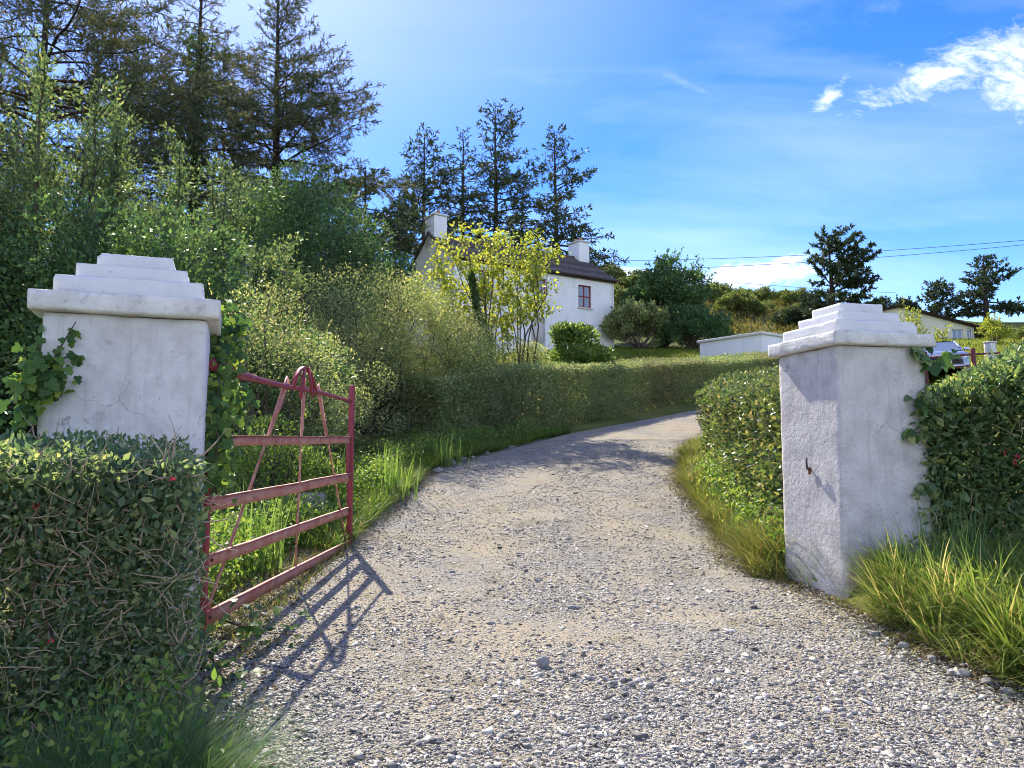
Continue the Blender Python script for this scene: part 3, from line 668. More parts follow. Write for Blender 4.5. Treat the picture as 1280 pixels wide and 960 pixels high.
def hedge(name, label, cat, line, hts, thick, side, n, L, W, mat, group=None, tpl=KITE, top_frac=.3, nst=200, twigs=0, upshoot=.3, depth=.16, twig_mat='twig', clip=None, rough=1.0, stem_x=None):
    line = np.asarray(line, float); c = line.mean(0)
    t = thing(name, label, cat, (c[0], c[1], ground(c[0], c[1])), group)
    P, nr, d = hedge_pts(n, line, hts, thick, side, top_frac, depth=depth, rough=rough)
    k = P[:, 2] > H(P[:, 0], P[:, 1]) + .02
    if clip is not None: k &= clip(P)
    P, nr, d = P[k], nr[k], d[k]
    sz = np.where(d > .14, 1.6, 1.0)
    g = [leaves(P, unit(nr + np.array([0, 0, upshoot])), L * sz, W * sz, .4, .65, tpl)]
    Pi, ni, di = hedge_pts(n // 3, line, hts, thick, side, top_frac * .7, depth=.1); Pi = Pi - ni * rng.uniform(.12, .32, (len(Pi), 1)); k = Pi[:, 2] > H(Pi[:, 0], Pi[:, 1]) + .02
    if clip is not None: k &= clip(Pi)
    g.append(leaves(Pi[k], ni[k], L * 1.7, W * 1.8, .2, .8, KITE))
    obj('foliage', join(*g), M[mat], t)
    # stems: a fan of branches inside the hedge, and bare twigs that show at the face
    Q, qn, qd = hedge_pts(nst, line, hts, thick, side, 0, 0, depth=.1)
    kk = (qn * np.array([.3, -1, .5])).sum(1) > -.2; Q, qn = Q[kk], qn[kk]
    if clip is not None: kk = clip(Q); Q, qn = Q[kk], qn[kk]
    m = len(Q)
    if stem_x is not None: kk = Q[:, 0] < stem_x; Q, qn = Q[kk], qn[kk]; m = len(Q)
    roots = Q - qn * (thick * .45 * (np.abs(qn[:, 2:3]) < .5) + .1) ; roots[:, 2] = H(Q[:, 0], Q[:, 1]) - .03; roots[:, :2] += rng.normal(0, .15, (m, 2))
    mid = (roots * .45 + Q * .55) + rng.normal(0, .08, (m, 3)) - qn * .22
    gs = [sticks(roots, mid, .014, .009, 4), sticks(mid, Q - qn * .16, .009, .004, 4)]
    if twigs:   # crooked bare twigs lying in the face
        A, an, ad = hedge_pts(twigs, line, hts, thick, side, .03, depth=.05)
        if clip is not None: kk = clip(A); A, an = A[kk], an[kk]
        A = A - an * .05; m = len(A); dd = unit(rng.normal(0, 1, (m, 3)) + np.array([0, 0, .35])); dd = unit(dd - an * (dd * an).sum(1, keepdims=True) * .85)
        for s_ in range(4):
            dd = unit(dd + rng.normal(0, .38, (m, 3))); B = A + dd * rng.uniform(.025, .075, (m, 1))
            gs.append(sticks(A, B, .0045 - .0008 * s_, .0037 - .0008 * s_, 4)); A = B
    obj('branches', join(*gs), M[twig_mat], t)
    return t
def flowers(t, pts, size=.03):
    for q in pts:
        P = np.asarray(q, float) + rng.normal(0, .008, (6, 3))
        obj('flower', leaves(P, np.tile([0, 0, -1.], (6, 1)), size, size * .45, 0, .45, LEAF), M['flower'], t)
def on_face(px, py, p, q, off=.03):
    """where the view ray meets the upright plane through p and q (x,y)"""
    p, q = np.array([*p, 0.]), np.array([*q, 0.]); d = unit(q - p); n = np.array([d[1], -d[0], 0]); n = n if n[1] < 0 else -n
    o = np.array([0, 0, EYE]); r = at(px, py, 1.0) - o; k = np.dot(p + n * off - o, n) / np.dot(r, n); return o + r * k
def build_hedges():
    def lclip(P):
        a = np.cos(LROT) * (P[:, 0] - lctr[0]) + np.sin(LROT) * (P[:, 1] - lctr[1]); b = -np.sin(LROT) * (P[:, 0] - lctr[0]) + np.cos(LROT) * (P[:, 1] - lctr[1])
        return ~((np.abs(a) < PW / 2 + .03) & (np.abs(b) < PW / 2 + .03))
    # near left hedge, in front of the left pillar
    lh = hedge('hedge', 'clipped fuchsia hedge in shade before the ivy-clad left pillar, bare twigs on its face', 'hedge',
               [(-4.4, 2.2), (-3.0, 2.75), (-1.42, 3.62)], [1.5, 1.45, 1.40], .95, -1, 46000, .036, .019, 'fuchsia_leaf', tpl=LEAF, nst=200, twigs=1700, top_frac=.34, clip=lclip, stem_x=-1.75)
    flowers(lh, [on_face(a, b, (-3.0, 2.75), (-1.50, 3.58)) for a, b in ((45, 632), (62, 800), (215, 598))], .02)
    # right fuchsia hedge behind the grass bank
    def clip(P):   # keep out of the pillar
        a = np.cos(RROT) * (P[:, 0] - rctr[0]) + np.sin(RROT) * (P[:, 1] - rctr[1]); b = -np.sin(RROT) * (P[:, 0] - rctr[0]) + np.cos(RROT) * (P[:, 1] - rctr[1])
        return ~((np.abs(a) < PW / 2 + .03) & (np.abs(b) < PW / 2 + .03))
    rh = hedge('hedge', 'loose dark fuchsia hedge with red flowers beside the hooked pillar, sunlit on top', 'hedge',
               [(3.55, 6.75), (4.1, 6.65), (4.6, 6.6), (5.4, 6.6), (9, 7.2)], [1.36, 1.46, 1.62, 1.85, 2.1], 1.5, -1, 40000, .062, .032, 'dark_leaf', tpl=LEAF, nst=220, twigs=260, top_frac=.42, depth=.24, clip=clip, rough=2.0)
    flowers(rh, [on_face(a, b, (3.55, 6.65), (4.6, 6.55), .05) for a, b in ((1272, 568), (1255, 563), (1268, 576))], .035)
    # hedge along the right side of the drive behind the pillar
    hedge('hedge', 'glossy sunlit hedge along the right of the drive behind the hooked pillar', 'hedge',
          [(2.75, 7.75), (2.95, 9.5), (3.25, 12.5), (3.75, 15.3), (5.0, 18.4), (7.6, 21.9), (11.5, 25.6)], [1.72, 1.65, 1.45, 1.3, 1.3, 1.4, 1.4], 1.3, 1, 36000, .062, .036, 'glossy_leaf', tpl=LEAF, nst=260, twigs=150, top_frac=.3, clip=clip, rough=1.5, depth=.2)
    # long trimmed hedge on the left of the drive
    hedge('hedge', 'long trimmed hedge sweeping up the left side of the drive to the house lawn', 'hedge',
          [(-1.5, 16.7), (-0.9, 17.5), (0.4, 19.4), (2.4, 22.1), (4.7, 25.2), (8.4, 29.2), (13, 33)], [1.5, 1.6, 1.7, 1.65, 1.5, 1.25, 1.1], 1.6, -1, 80000, .062, .032, 'trim_leaf', nst=500, twigs=600, top_frac=.3)
build_hedges()

# ------------------------------------------------------------------ bushes and trees
def lumps(c, rad, n, K, rs=(.3, .5), low=.0):
    """points in foliage clumps over a dome; returns P, outward"""
    u = rng.normal(0, 1, (K, 3)); u[:, 2] = np.abs(u[:, 2]) * 1.1 - low; u = unit(u)
    C = c + u * np.array(rad) * rng.uniform(.55, .95, (K, 1)); r = rng.uniform(rs[0], rs[1], K) * np.mean(rad)
    w = r ** 2; k = rng.choice(K, n, p=w / w.sum())
    v = unit(rng.normal(0, 1, (n, 3)) + .5 * u[k]); rr = rng.random(n) ** .4
    P = C[k] + v * (r[k] * rr)[:, None] * np.array([1, 1, .8])
    return P, unit(v + .4 * u[k]), C
def bush(name, label, cat, px, top_py, Y, rad, n, L, W, mat, group=None, tpl=KITE, K=26, spray=20, x=None, rs=(.3, .5), depth_shift=0, bark='bark', spray_l=(.25, .6), z0=None):
    X = (px - 640) / F * Y if x is None else x
    zt = at(px, top_py, Y)[2]; g = ground(X, Y) if z0 is None else z0
    t = thing(name, label, cat, (X, Y, g), group)
    hgt = max(.5, zt - g); rad = (rad, rad, hgt * .62) if not isinstance(rad, tuple) else (rad[0], rad[1], hgt * .62)
    c = np.array([X, Y, g + hgt * .40])
    P, D, C = lumps(c, rad, n, K, rs, .25)
    k = P[:, 2] > H(P[:, 0], P[:, 1]) - .02; P, D = P[k], D[k]
    geo = [leaves(P, unit(D + [0, 0, .35]), L, W, .5, .6, tpl)]
    st = []
    base = np.array([X, Y, g - .05]) + rng.normal(0, .12, (K, 3)) * [1, 1, 0]
    mid = (base + C) / 2 + rng.normal(0, .1, (K, 3))
    st += [sticks(base, mid, .03, .02, 5), sticks(mid, C, .02, .008, 5)]
    sub = rng.integers(0, K, K * 6); e = C[sub] + unit(rng.normal(0, 1, (K * 6, 3)) + [0, 0, .6]) * np.mean(rad) * rng.uniform(.2, .42, (K * 6, 1))
    st.append(sticks(C[sub], e, .008, .003, 3))
    if spray:   # upright shoots breaking the outline
        k = rng.integers(0, len(P), spray * 4); k = k[np.argsort(-P[k, 2] - .3 * rng.random(len(k)))][:spray]
        A = P[k]; ln = rng.uniform(*spray_l, spray)
        B = A + unit(D[k] * .5 + rng.normal(0, .25, (spray, 3)) + [0, 0, 1.0]) * ln[:, None]
        st.append(sticks(A, B, .006, .002, 3))
        m = 18; f = rng.random((spray, m)); Q = (A[:, None] + (B - A)[:, None] * f[..., None]).reshape(-1, 3) + rng.normal(0, .012, (spray * m, 3))
        geo.append(leaves(Q, np.repeat(unit(B - A), m, 0), L, W, .3, .8, tpl))
    obj('foliage', join(*geo), M[mat], t)
    obj('branches', join(*st), M[bark], t)
    return t
def shoot_tree(name, label, cat, px, top_py, Y, spread, n_stem, n_leaf, L, W, mat, group=None, tpl=KITE, base_py=None, lowfill=.3):
    """many-stemmed upright tree (willow): rising stems, side shoots, leaves along the shoots"""
    X = (px - 640) / F * Y; g = ground(X, Y); zt = at(px, top_py, Y)[2]; hh = zt - g
    t = thing(name, label, cat, (X, Y, g), group)
    st, segA, segB, wt = [], [], [], []
    for i in range(n_stem):
        a = rng.uniform(0, 2 * np.pi); r = spread * math.sqrt(rng.random()); h = hh * rng.uniform(.62, 1.0) * (1 - .18 * r / spread)
        if i == 0: r, h = .1, hh
        p0 = np.array([X + .25 * r * math.cos(a), Y + .25 * r * math.sin(a), g - .1]); tip = np.array([X + r * math.cos(a), Y + r * math.sin(a), g + h])
        n = 9; k = np.linspace(0, 1, n)[:, None]; pl = p0 + (tip - p0) * k + np.array([math.cos(a), math.sin(a), 0]) * (r * .25 * np.sin(k * np.pi)) + rng.normal(0, .05, (n, 3)) * k
        rad = np.linspace(.05, .006, n) * (hh / 5)
        st.append(sticks(pl[:-1], pl[1:], rad[:-1], rad[1:], 5))
        ns = 26
        f = rng.uniform(.15, .98, ns); b = np.stack([np.interp(f, k[:, 0], pl[:, j]) for j in range(3)], -1)
        aa = rng.uniform(0, 2 * np.pi, ns); ln = hh * rng.uniform(.08, .2, ns) * (1.15 - .6 * f)
        e = b + unit(np.stack([np.cos(aa), np.sin(aa), rng.uniform(.5, 1.6, ns)], -1)) * ln[:, None]
        st.append(sticks(b, e, .008 * hh / 5, .003, 3)); segA.append(b); segB.append(e); wt.append(ln)
        segA.append(pl[4:-1]); segB.append(pl[5:]); wt.append(np.linalg.norm(pl[5:] - pl[4:-1], axis=1) * 1.5)
    A, B, w = np.concatenate(segA), np.concatenate(segB), np.concatenate(wt)
    k = rng.choice(len(A), n_leaf, p=w / w.sum()); f = rng.random(n_leaf)[:, None]
    P = A[k] + (B[k] - A[k]) * f + rng.normal(0, .05, (n_leaf, 3)) * (1 + 1.2 * rng.random((n_leaf, 1)))
    obj('foliage', leaves(P, unit(B - A)[k], L, W, .35, .75, tpl), M[mat], t)
    obj('branches', join(*st), M['bark'], t)
    return t
def conifer(name, label, base, hgt, crown0, wid, nb, mat='spruce', group=None, asym=(0, 0), lean=(0, 0), tuft=(.16, .035), dens=1.0, rad=None, prof='spruce', elev=(-.15, .75), seed=0, tw_step=.28, ivy=False, gaps=.0, droop=.12, twl=.42, bark='dark_bark', sub=True, trunk_top=1.0, forks=()):
    r = np.random.default_rng(seed + 100)
    base = np.asarray(base, float); t = thing(name, label, 'tree', base, group)
    rad = rad or hgt * .017
    n = 14; k = np.linspace(0, 1, n)[:, None]
    tr = base + np.array([0, 0, hgt * trunk_top]) * k + np.array([lean[0], lean[1], 0]) * hgt * k ** 1.5 + r.normal(0, .012 * hgt / 10, (n, 3)) * k * [1, 1, 0]
    tr[0, 2] -= .2
    obj('trunk', tube(tr, np.linspace(rad, rad * .12, n) * np.where(np.arange(n) == 0, 1.35, 1), 8), M[bark], t, True)
    SA, SB, ra, rb, NA, NB = [], [], [], [], [], []
    for i in range(nb + len(forks)):
        f = (i + r.random()) / nb; tt = crown0 + (1 - crown0) * min(f, 1)
        if i < nb and r.random() < gaps: continue
        if i >= nb: f = .4
        if prof == 'spruce': L = wid * (1 - f) ** .8 * (.55 + .45 * min(1, f * 4 + .3)) + .05 * wid
        elif prof == 'pine': L = wid * (.35 + .65 * math.sin(math.pi * min(1, (f * .82 + .22)))) * (1 - .55 * f ** 3)
        else: L = wid * math.sqrt(max(.03, 1 - f ** 2.2)) * (.7 + .3 * min(1, f * 3))
        az = i * 2.39996 + r.normal(0, .4); dx = np.array([math.cos(az), math.sin(az)])
        L *= r.uniform(.62, 1.18) * max(.3, 1 + asym[0] * dx[0] + asym[1] * dx[1])
        el = elev[0] + (elev[1] - elev[0]) * f ** 1.2 + r.normal(0, .12)
        if i >= nb: tt, az, el, L = forks[i - nb]; dx = np.array([math.cos(az), math.sin(az)])
        p = np.array([np.interp(tt, k[:, 0], tr[:, j]) for j in range(3)])
        m = 7; pl = [p]; d = np.array([dx[0] * math.cos(el), dx[1] * math.cos(el), math.sin(el)])
        for s in range(m):
            d = unit(d + r.normal(0, .07, 3) + np.array([0, 0, (-droop if s < 3 else droop * .9)]))
            pl.append(pl[-1] + d * L / m)
        pl = np.array(pl); br = np.linspace(rad * .32 * (1 - .6 * f) * (.5 + .5 * L / wid), .006, m + 1)
        SA.append(pl[:-1]); SB.append(pl[1:]); ra.append(br[:-1]); rb.append(br[1:])
        nt_ = max(3, int(L / tw_step)); fs = np.linspace(.22, 1.0, nt_) + r.normal(0, .02, nt_)
        for j, q in enumerate(np.clip(fs, 0, 1)):
            b = np.array([np.interp(q, np.linspace(0, 1, m + 1), pl[:, c]) for c in range(3)])
            dd = unit(pl[min(m, int(q * m) + 1)] - pl[max(0, int(q * m) - 1)]); sd = unit(np.cross(dd, [0, 0, 1.])) * (1 if (j % 2) else -1)
            tl = max(.22 * wid ** .5, L * twl * (1.05 - .75 * q)) * r.uniform(.6, 1.1)
            e = b + unit(dd * .75 + sd * r.uniform(.5, 1.1) + np.array([0, 0, r.normal(.05, .25) - droop])) * tl
            if q > .97: e = b + unit(dd + r.normal(0, .15, 3)) * tl * .7
            SA.append(b[None]); SB.append(e[None]); ra.append(np.array([.009])); rb.append(np.array([.003])); NA.append(b); NB.append(e)
            if sub:
                for z in range(max(1, int(tl / .35))):
                    b2 = b + (e - b) * r.uniform(.25, .9); e2 = b2 + unit(unit(e - b) * .6 + r.normal(0, .5, 3)) * tl * r.uniform(.25, .45)
                    NA.append(b2); NB.append(e2); SA.append(b2[None]); SB.append(e2[None]); ra.append(np.array([.005])); rb.append(np.array([.002]))
    obj('branches', sticks(np.concatenate(SA), np.concatenate(SB), np.concatenate(ra), np.concatenate(rb), 4), M[bark], t)
    NA, NB = np.array(NA), np.array(NB); ln = np.linalg.norm(NB - NA, axis=1)
    cnt = int(ln.sum() / tuft[0] * 3.2 * dens); kk = r.choice(len(NA), cnt, p=ln / ln.sum()); f = r.uniform(.05, 1.08, cnt)[:, None]
    P = NA[kk] + (NB[kk] - NA[kk]) * f
    D = unit(unit(NB - NA)[kk] * .8 + r.normal(0, .45, (cnt, 3)))
    obj('needles', leaves(P, D, tuft[0], tuft[1], .5, .3), M[mat], t)
    return t

def base_at(px, Y): x = (px - 640) / F * Y; return np.array([x, Y, ground(x, Y)])
def height_to(px, py, Y): return at(px, py, Y)[2] - base_at(px, Y)[2]

def build_shrubs():
    G = 'small-leaved shrubs banked along the left of the drive'
    e = dict(mat='escallonia_leaf', group=G)
    bush('shrub', 'small-leaved shrub behind the hinge end of the red gate', 'shrub', 312, 376, 12.2, 1.45, 17000, .05, .026, K=26, rs=(.3, .5), spray=26, **e)
    bush('shrub', 'rounded small-leaved shrub showing between the crossed straps of the gate', 'shrub', 385, 428, 15.0, 1.65, 17000, .052, .027, K=26, spray=26, **e)
    bush('shrub', 'small-leaved shrub just beyond the free end of the open gate', 'shrub', 462, 408, 18.2, 1.9, 20000, .055, .03, K=30, spray=30, **e)
    bush('shrub', 'tall pale shrub on the bank below the umbrella-shaped pine', 'shrub', 462, 352, 19.0, 2.1, 22000, .065, .034, K=34, spray=30, **e)
    bush('shrub', 'broad pale shrub with its clipped top left of the yellow-leaved sycamore', 'shrub', 540, 372, 19.0, 1.8, 18000, .065, .034, K=28, spray=24, **e)
    bush('shrub', 'low small-leaved shrub at the near end of the long trimmed hedge', 'shrub', 560, 452, 19.4, 1.3, 12000, .06, .032, K=22, spray=16, **e)
    bush('shrub', 'dense small-leaved shrub under the stems of the yellow-leaved sycamore', 'shrub', 630, 432, 21.5, 1.4, 13000, .065, .034, K=24, spray=16, **e)
    bush('shrub', 'low shrub behind the bottom bars at the middle of the gate', 'shrub', 345, 528, 10.2, .85, 7000, .05, .03, K=18, spray=14, **dict(e, mat='weed'))
    # hydrangea
    h = bush('hydrangea_bush', 'rounded hydrangea bush with dry flower heads below the house windows', 'shrub', 722, 404, 24.6, .85, 5200, .14, .095, 'hydrangea_leaf', tpl=LEAF, K=20, spray=0)
    c = ORG[h] + [0, 0, .8]
    for i in range(11):
        u = unit(np.array([rng.normal(), -abs(rng.normal()) - .4, rng.uniform(.2, 1.3)])); q = c + u * [.75, .75, .8]
        P = q + unit(rng.normal(0, 1, (90, 3))) * .085
        obj('flower_head', leaves(P, unit(P - q), .05, .05, 0, .4, LEAF), M['dry_flower'], h)
    # dark bush tree right of the house, and bushes by the shed
    bush('bush', 'tall dark evergreen bush standing to the right of the white house', 'bush', 832, 330, 50, (2.9, 2.3), 30000, .22, .11, 'bush_leaf', K=70, spray=80, spray_l=(.5, 1.3), rs=(.18, .36))
    bush('bush', 'low pale bush at the foot of the tall dark evergreen beside the house', 'bush', 800, 382, 47.0, (2.0, 1.2), 9000, .17, .1, 'escallonia_leaf', K=44, spray=60, rs=(.16, .38), spray_l=(.3, .8))
    bush('bush', 'low spreading bush between the tall dark evergreen and the flat-roofed shed', 'bush', 872, 392, 46.5, (2.2, 1.3), 9000, .17, .1, 'bush_leaf', K=44, spray=60, rs=(.16, .38), spray_l=(.3, .8))
build_shrubs()

def build_left_trees():
    G = 'upright willows behind the left pillar'
    w = dict(mat='willow_leaf', group=G)
    shoot_tree('willow_tree', 'tall pale green willow at the far left, behind the ivy on the pillar', 'tree', 30, 50, 14.5, 2.2, 15, 34000, .10, .042, **w)
    shoot_tree('willow_tree', 'pale green willow rising directly above the stepped cap of the left pillar', 'tree', 135, 130, 15.5, 2.1, 14, 30000, .10, .042, **w)
    shoot_tree('willow_tree', 'yellow-green willow leaning over the right shoulder of the left pillar', 'tree', 265, 200, 16.0, 1.8, 12, 24000, .10, .044, **w)
    shoot_tree('willow_tree', 'darker willow filling the gap between the ivy pillar and the spruces', 'tree', 195, 205, 18, 2.2, 12, 22000, .11, .046, **w)
    shoot_tree('willow_tree', 'willow thicket at the very edge, behind the left hedge and pillar', 'tree', -60, 150, 13.5, 2, 11, 20000, .10, .042, **w)
    bush('shrub', 'dense dark undergrowth shrub filling the space behind the left pillar', 'shrub', 140, 290, 13.5, (3.4, 1.4), 30000, .10, .055, 'bush_leaf', K=40, spray=30)
    bush('broadleaf_tree', 'dark rounded broadleaf tree between the willows and the pale shrubs', 'tree', 380, 228, 25, (2.5, 2.0), 30000, .11, .065, 'bush_leaf', K=44, spray=46, spray_l=(.3, .8), rs=(.28, .44))
    bush('broadleaf_tree', 'lighter green broadleaf tree right behind the dark rounded one', 'tree', 310, 235, 29, (2.5, 2.0), 20000, .12, .07, 'willow_leaf', K=36, spray=40, spray_l=(.3, .8))
    # spruces
    b = base_at(338, 42); conifer('spruce_tree', 'tall open spruce with bare crown spires standing clear against the sky', b, height_to(325, -28, 42), .22, 6.7, 112, 'spruce', None, (.3, 0), (-.012, 0), (.30, .058), 1.7, prof='spruce', elev=(.0, .85), seed=2, tw_step=.22, twl=.36, droop=.07)
    b = base_at(232, 38); conifer('spruce_tree', 'shaggy brownish spruce behind the willows with an ivied trunk', b, height_to(235, -40, 38), .2, 4.9, 80, 'spruce', None, (.05, -.1), (0, 0), (.29, .056), 1.5, prof='pine', elev=(.15, .5), seed=5, tw_step=.22, droop=.16)
    b = base_at(30, 31); conifer('spruce_tree', 'big dark spruce whose long limbs reach over the willows at the top left', b, height_to(30, -150, 31), .26, 7.6, 70, 'spruce', None, (.15, 0), (0, 0), (.28, .055), 1.5, rad=.3, prof='pine', elev=(.25, .7), seed=9, tw_step=.24, droop=.13)
    b = base_at(-120, 33); conifer('spruce_tree', 'spruce at the outer left edge behind the big dark one', b, height_to(-120, -120, 33), .2, 5, 46, 'spruce', None, (0, 0), (0, 0), (.28, .09), 1.1, prof='pine', elev=(.1, .6), seed=12)
    # ivy up the trunk of the shaggy spruce
    q = base_at(232, 38); P = np.stack([q[0] + rng.normal(0, .42, 2600), q[1] - .1 + rng.normal(0, .42, 2600), rng.uniform(4, height_to(240, 45, 38), 2600) + q[2]], -1)
    iv = thing('ivy_vine', 'dark ivy column climbing the trunk of the shaggy brownish spruce', 'ivy', q)
    obj('ivy_leaves', leaves(P, np.tile([0, -.4, -.6], (len(P), 1)), .22, .2, .2, .5), M['bush_leaf'], iv)
    obj('stems', tube([q + [.2, -.24, 0], q + [.1, -.28, 3], q + [.22, -.2, 7]], [.03, .025, .01], 6), M['bark'], iv)
    # background conifers left of the house
    b = base_at(452, 40); conifer('pine_tree', 'bluish pine beside the house, left of its near chimney', b, height_to(455, 208, 40), .3, 2.6, 44, 'pine', None, (.1, 0), (0, 0), (.36, .13), 1.5, prof='pine', elev=(.0, .5), seed=21, tw_step=.35)
    b = base_at(404, 36); conifer('pine_tree', 'dark pine half hidden behind the rounded broadleaf tree', b, height_to(400, 205, 36), .2, 2.6, 46, 'spruce', None, (0, 0), (0, 0), (.34, .13), 1.5, prof='pine', elev=(.0, .5), seed=24, tw_step=.35)
    b = base_at(497, 46); conifer('pine_tree', 'small umbrella-shaped pine at the gable end of the house', b, height_to(497, 262, 46), .68, 2.0, 40, 'pine', None, (0, 0), (0, 0), (.3, .12), 2.4, prof='dome', elev=(.1, .9), seed=27, tw_step=.25)
    bush('bush', 'dark scrub filling the bank under the bluish pine', 'bush', 440, 300, 38, (3.4, 1.8), 12000, .17, .09, 'bush_leaf', K=34, spray=20)
    bush('bush', 'scrubby dark bush against the gable wall of the house', 'bush', 492, 318, 42, (1.7, 1.2), 8000, .17, .09, 'bush_leaf', K=26, spray=20)
build_left_trees()

def build_house_pines():
    A = dict(mat='pine', tuft=(.40, .12), tw_step=.36)
    def p(px, tip_px, py, Y, label, seed, wid, nb, c0, asym, **kw):
        b = base_at(px, Y); hh = height_to(px, py + 10, Y); kw = {**A, **kw}
        conifer('pine_tree', label, b, hh, c0, wid, nb, asym=asym, lean=(((tip_px - px) / F * Y) / hh, 0), seed=seed, elev=(.05, .75), droop=.05, twl=.40, **kw)
    p(527, 527, 158, 60, 'flat-topped pine over the near chimney, first of the row behind the house', 31, 4.4, 66, .34, (.1, 0), prof='pine', dens=1.6)
    p(577, 577, 155, 63, 'thin-crowned pine second in the row behind the house roof', 32, 3.3, 46, .36, (-.1, 0), prof='pine', dens=1.2)
    p(620, 618, 128, 60, 'tallest pine behind the middle of the house roof', 33, 4.0, 76, .30, (.2, 0), prof='dome', dens=1.5)
    p(650, 655, 215, 63, 'short young pine between the two taller ones behind the roof', 34, 2.4, 40, .3, (.1, 0), prof='pine', dens=1.5)
    p(698, 694, 153, 60, 'narrow-topped pine with a long low right-hand limb behind the far chimney', 35, 4.6, 70, .30, (.35, 0), prof='spruce', dens=1.5)
build_house_pines()

# ------------------------------------------------------------------ sycamore with ivied stem in front of the house
def build_sycamore():
    Y = 21.0; b = base_at(612, Y)
    t = thing('sycamore_tree', 'young sycamore with bright yellow-green leaves and thin stems in front of the house', 'tree', b)
    SA, SB, ra, rb, tips = [], [], [], [], []
    def limb(pts, r0, r1):
        pts = np.array(pts); n = len(pts); r = np.linspace(r0, r1, n); SA.append(pts[:-1]); SB.append(pts[1:]); ra.append(r[:-1]); rb.append(r[1:])
    targets = [(560, 300, 0), (548, 345, .3), (600, 285, -.2), (640, 310, .4), (668, 325, -.3), (575, 330, -.4), (620, 335, .5), (650, 350, -.5), (675, 300, .1), (530, 372, -.2), (545, 320, .3), (612, 305, -.4), (660, 335, .4), (685, 320, -.1), (590, 355, .6), (632, 372, -.6), (580, 295, .2), (520, 350, .2), (628, 292, .0), (648, 330, .2), (560, 365, .1), (605, 325, .1)]
    for (px, py, dy) in targets:
        e = at(px, py, Y + dy); s = b + np.array([rng.normal(.2, .22), rng.normal(0, .1), -.05])
        if px > 630: s[0] += .6
        m = s + (e - s) * .5 + np.array([rng.normal(0, .12), rng.normal(0, .12), .15]); q = s + (e - s) * .78 + rng.normal(0, .08, 3)
        limb([s, s + (m - s) * .5 + rng.normal(0, .05, 3), m, q, e], .035, .006)
        for k in range(9):
            f = rng.uniform(.58, 1.0); o = s + (e - s) * f + rng.normal(0, .05, 3); g = o + unit(rng.normal(0, 1, 3) * [1.2, 1, .8] + [0, 0, .55]) * rng.uniform(.2, .5)
            limb([o, (o + g) / 2 + rng.normal(0, .03, 3), g], .008, .003); tips.append(g)
        tips.append(e)
    tips = np.array(tips); k = np.repeat(np.arange(len(tips)), 29)
    P = tips[k] + rng.normal(0, .095, (len(k), 3))
    P2 = P[: len(P)]
    obj('foliage', leaves(P2, unit(P2 - tips[k] + [0, 0, -.05]), .10, .085, .5, .4, LEAF, .3), M['sycamore_leaf'], t)
    obj('branches', sticks(np.concatenate(SA), np.concatenate(SB), np.concatenate(ra), np.concatenate(rb), 5), M['bark'], t)
    tr = np.array([at(628, 470, Y - .4), at(612, 430, Y - .4), at(598, 395, Y - .35), at(590, 350, Y - .3), at(586, 318, Y - .2)])
    tr[0, 2] = ground(tr[0, 0], tr[0, 1]) - .05
    obj('trunk', tube(tr, [.09, .08, .07, .045, .02], 8), M['bark'], t, True)
    s = rng.random(3200) ** .8 * 3.3; Q = np.stack([np.interp(s, np.arange(5), tr[:, c]) for c in range(3)], -1); th = .17 * (1 - s / 4.2)
    Q = Q + unit(rng.normal(0, 1, (len(s), 3))) * (th * rng.random(len(s)) ** .3 + .03)[:, None]
    iv = thing('ivy_vine', 'dark ivy wrapped round the leaning stem of the yellow-leaved sycamore', 'ivy', tr[0])
    obj('ivy_leaves', leaves(Q, np.tile([0, -.3, -.4], (len(Q), 1)), .075, .07, .2, .7), M['bush_leaf'], iv)
    obj('stems', tube(tr[:4] + [0.02, -.1, 0], [.02, .018, .014, .008], 6), M['bark'], iv)
build_sycamore()

# ------------------------------------------------------------------ ivy on the pillars
def ivy(label, anchors, n_per, L, mat='ivy_leaf', spread=.07, out=(0, -1, 0), stems=None, tpl=IVY):
    a = np.concatenate([np.asarray(q, float) for q in anchors]); b = a[np.argmin(a[:, 2])]
    t = thing('ivy_vine', label, 'ivy', b)
    geo, st = [], []
    for q in anchors:
        q = np.asarray(q, float); m = len(q); s = rng.uniform(0, m - 1, n_per * (m - 1)); P = np.stack([np.interp(s, np.arange(m), q[:, c]) for c in range(3)], -1)
        P = P + rng.normal(0, spread, P.shape)
        n = len(P); Lr = L * rng.uniform(.55, 1.3, n)
        Nn = unit(np.asarray(out) + rng.normal(0, .45, (n, 3)) + [0, 0, .35]); Yd = unit(np.array([0, 0, -1.]) + rng.normal(0, .5, (n, 3)))
        X = unit(np.cross(Yd, Nn)); Yd = np.cross(Nn, X)
        geo.append(inst(tpl, P, X * (Lr * .95)[:, None], Yd * Lr[:, None], Nn * Lr[:, None]))
        st.append(tube(q, np.linspace(.008, .003, m), 5))
    obj('ivy_leaves', join(*geo), M[mat], t); obj('stems', join(*st), M['bark'], t)
    return t
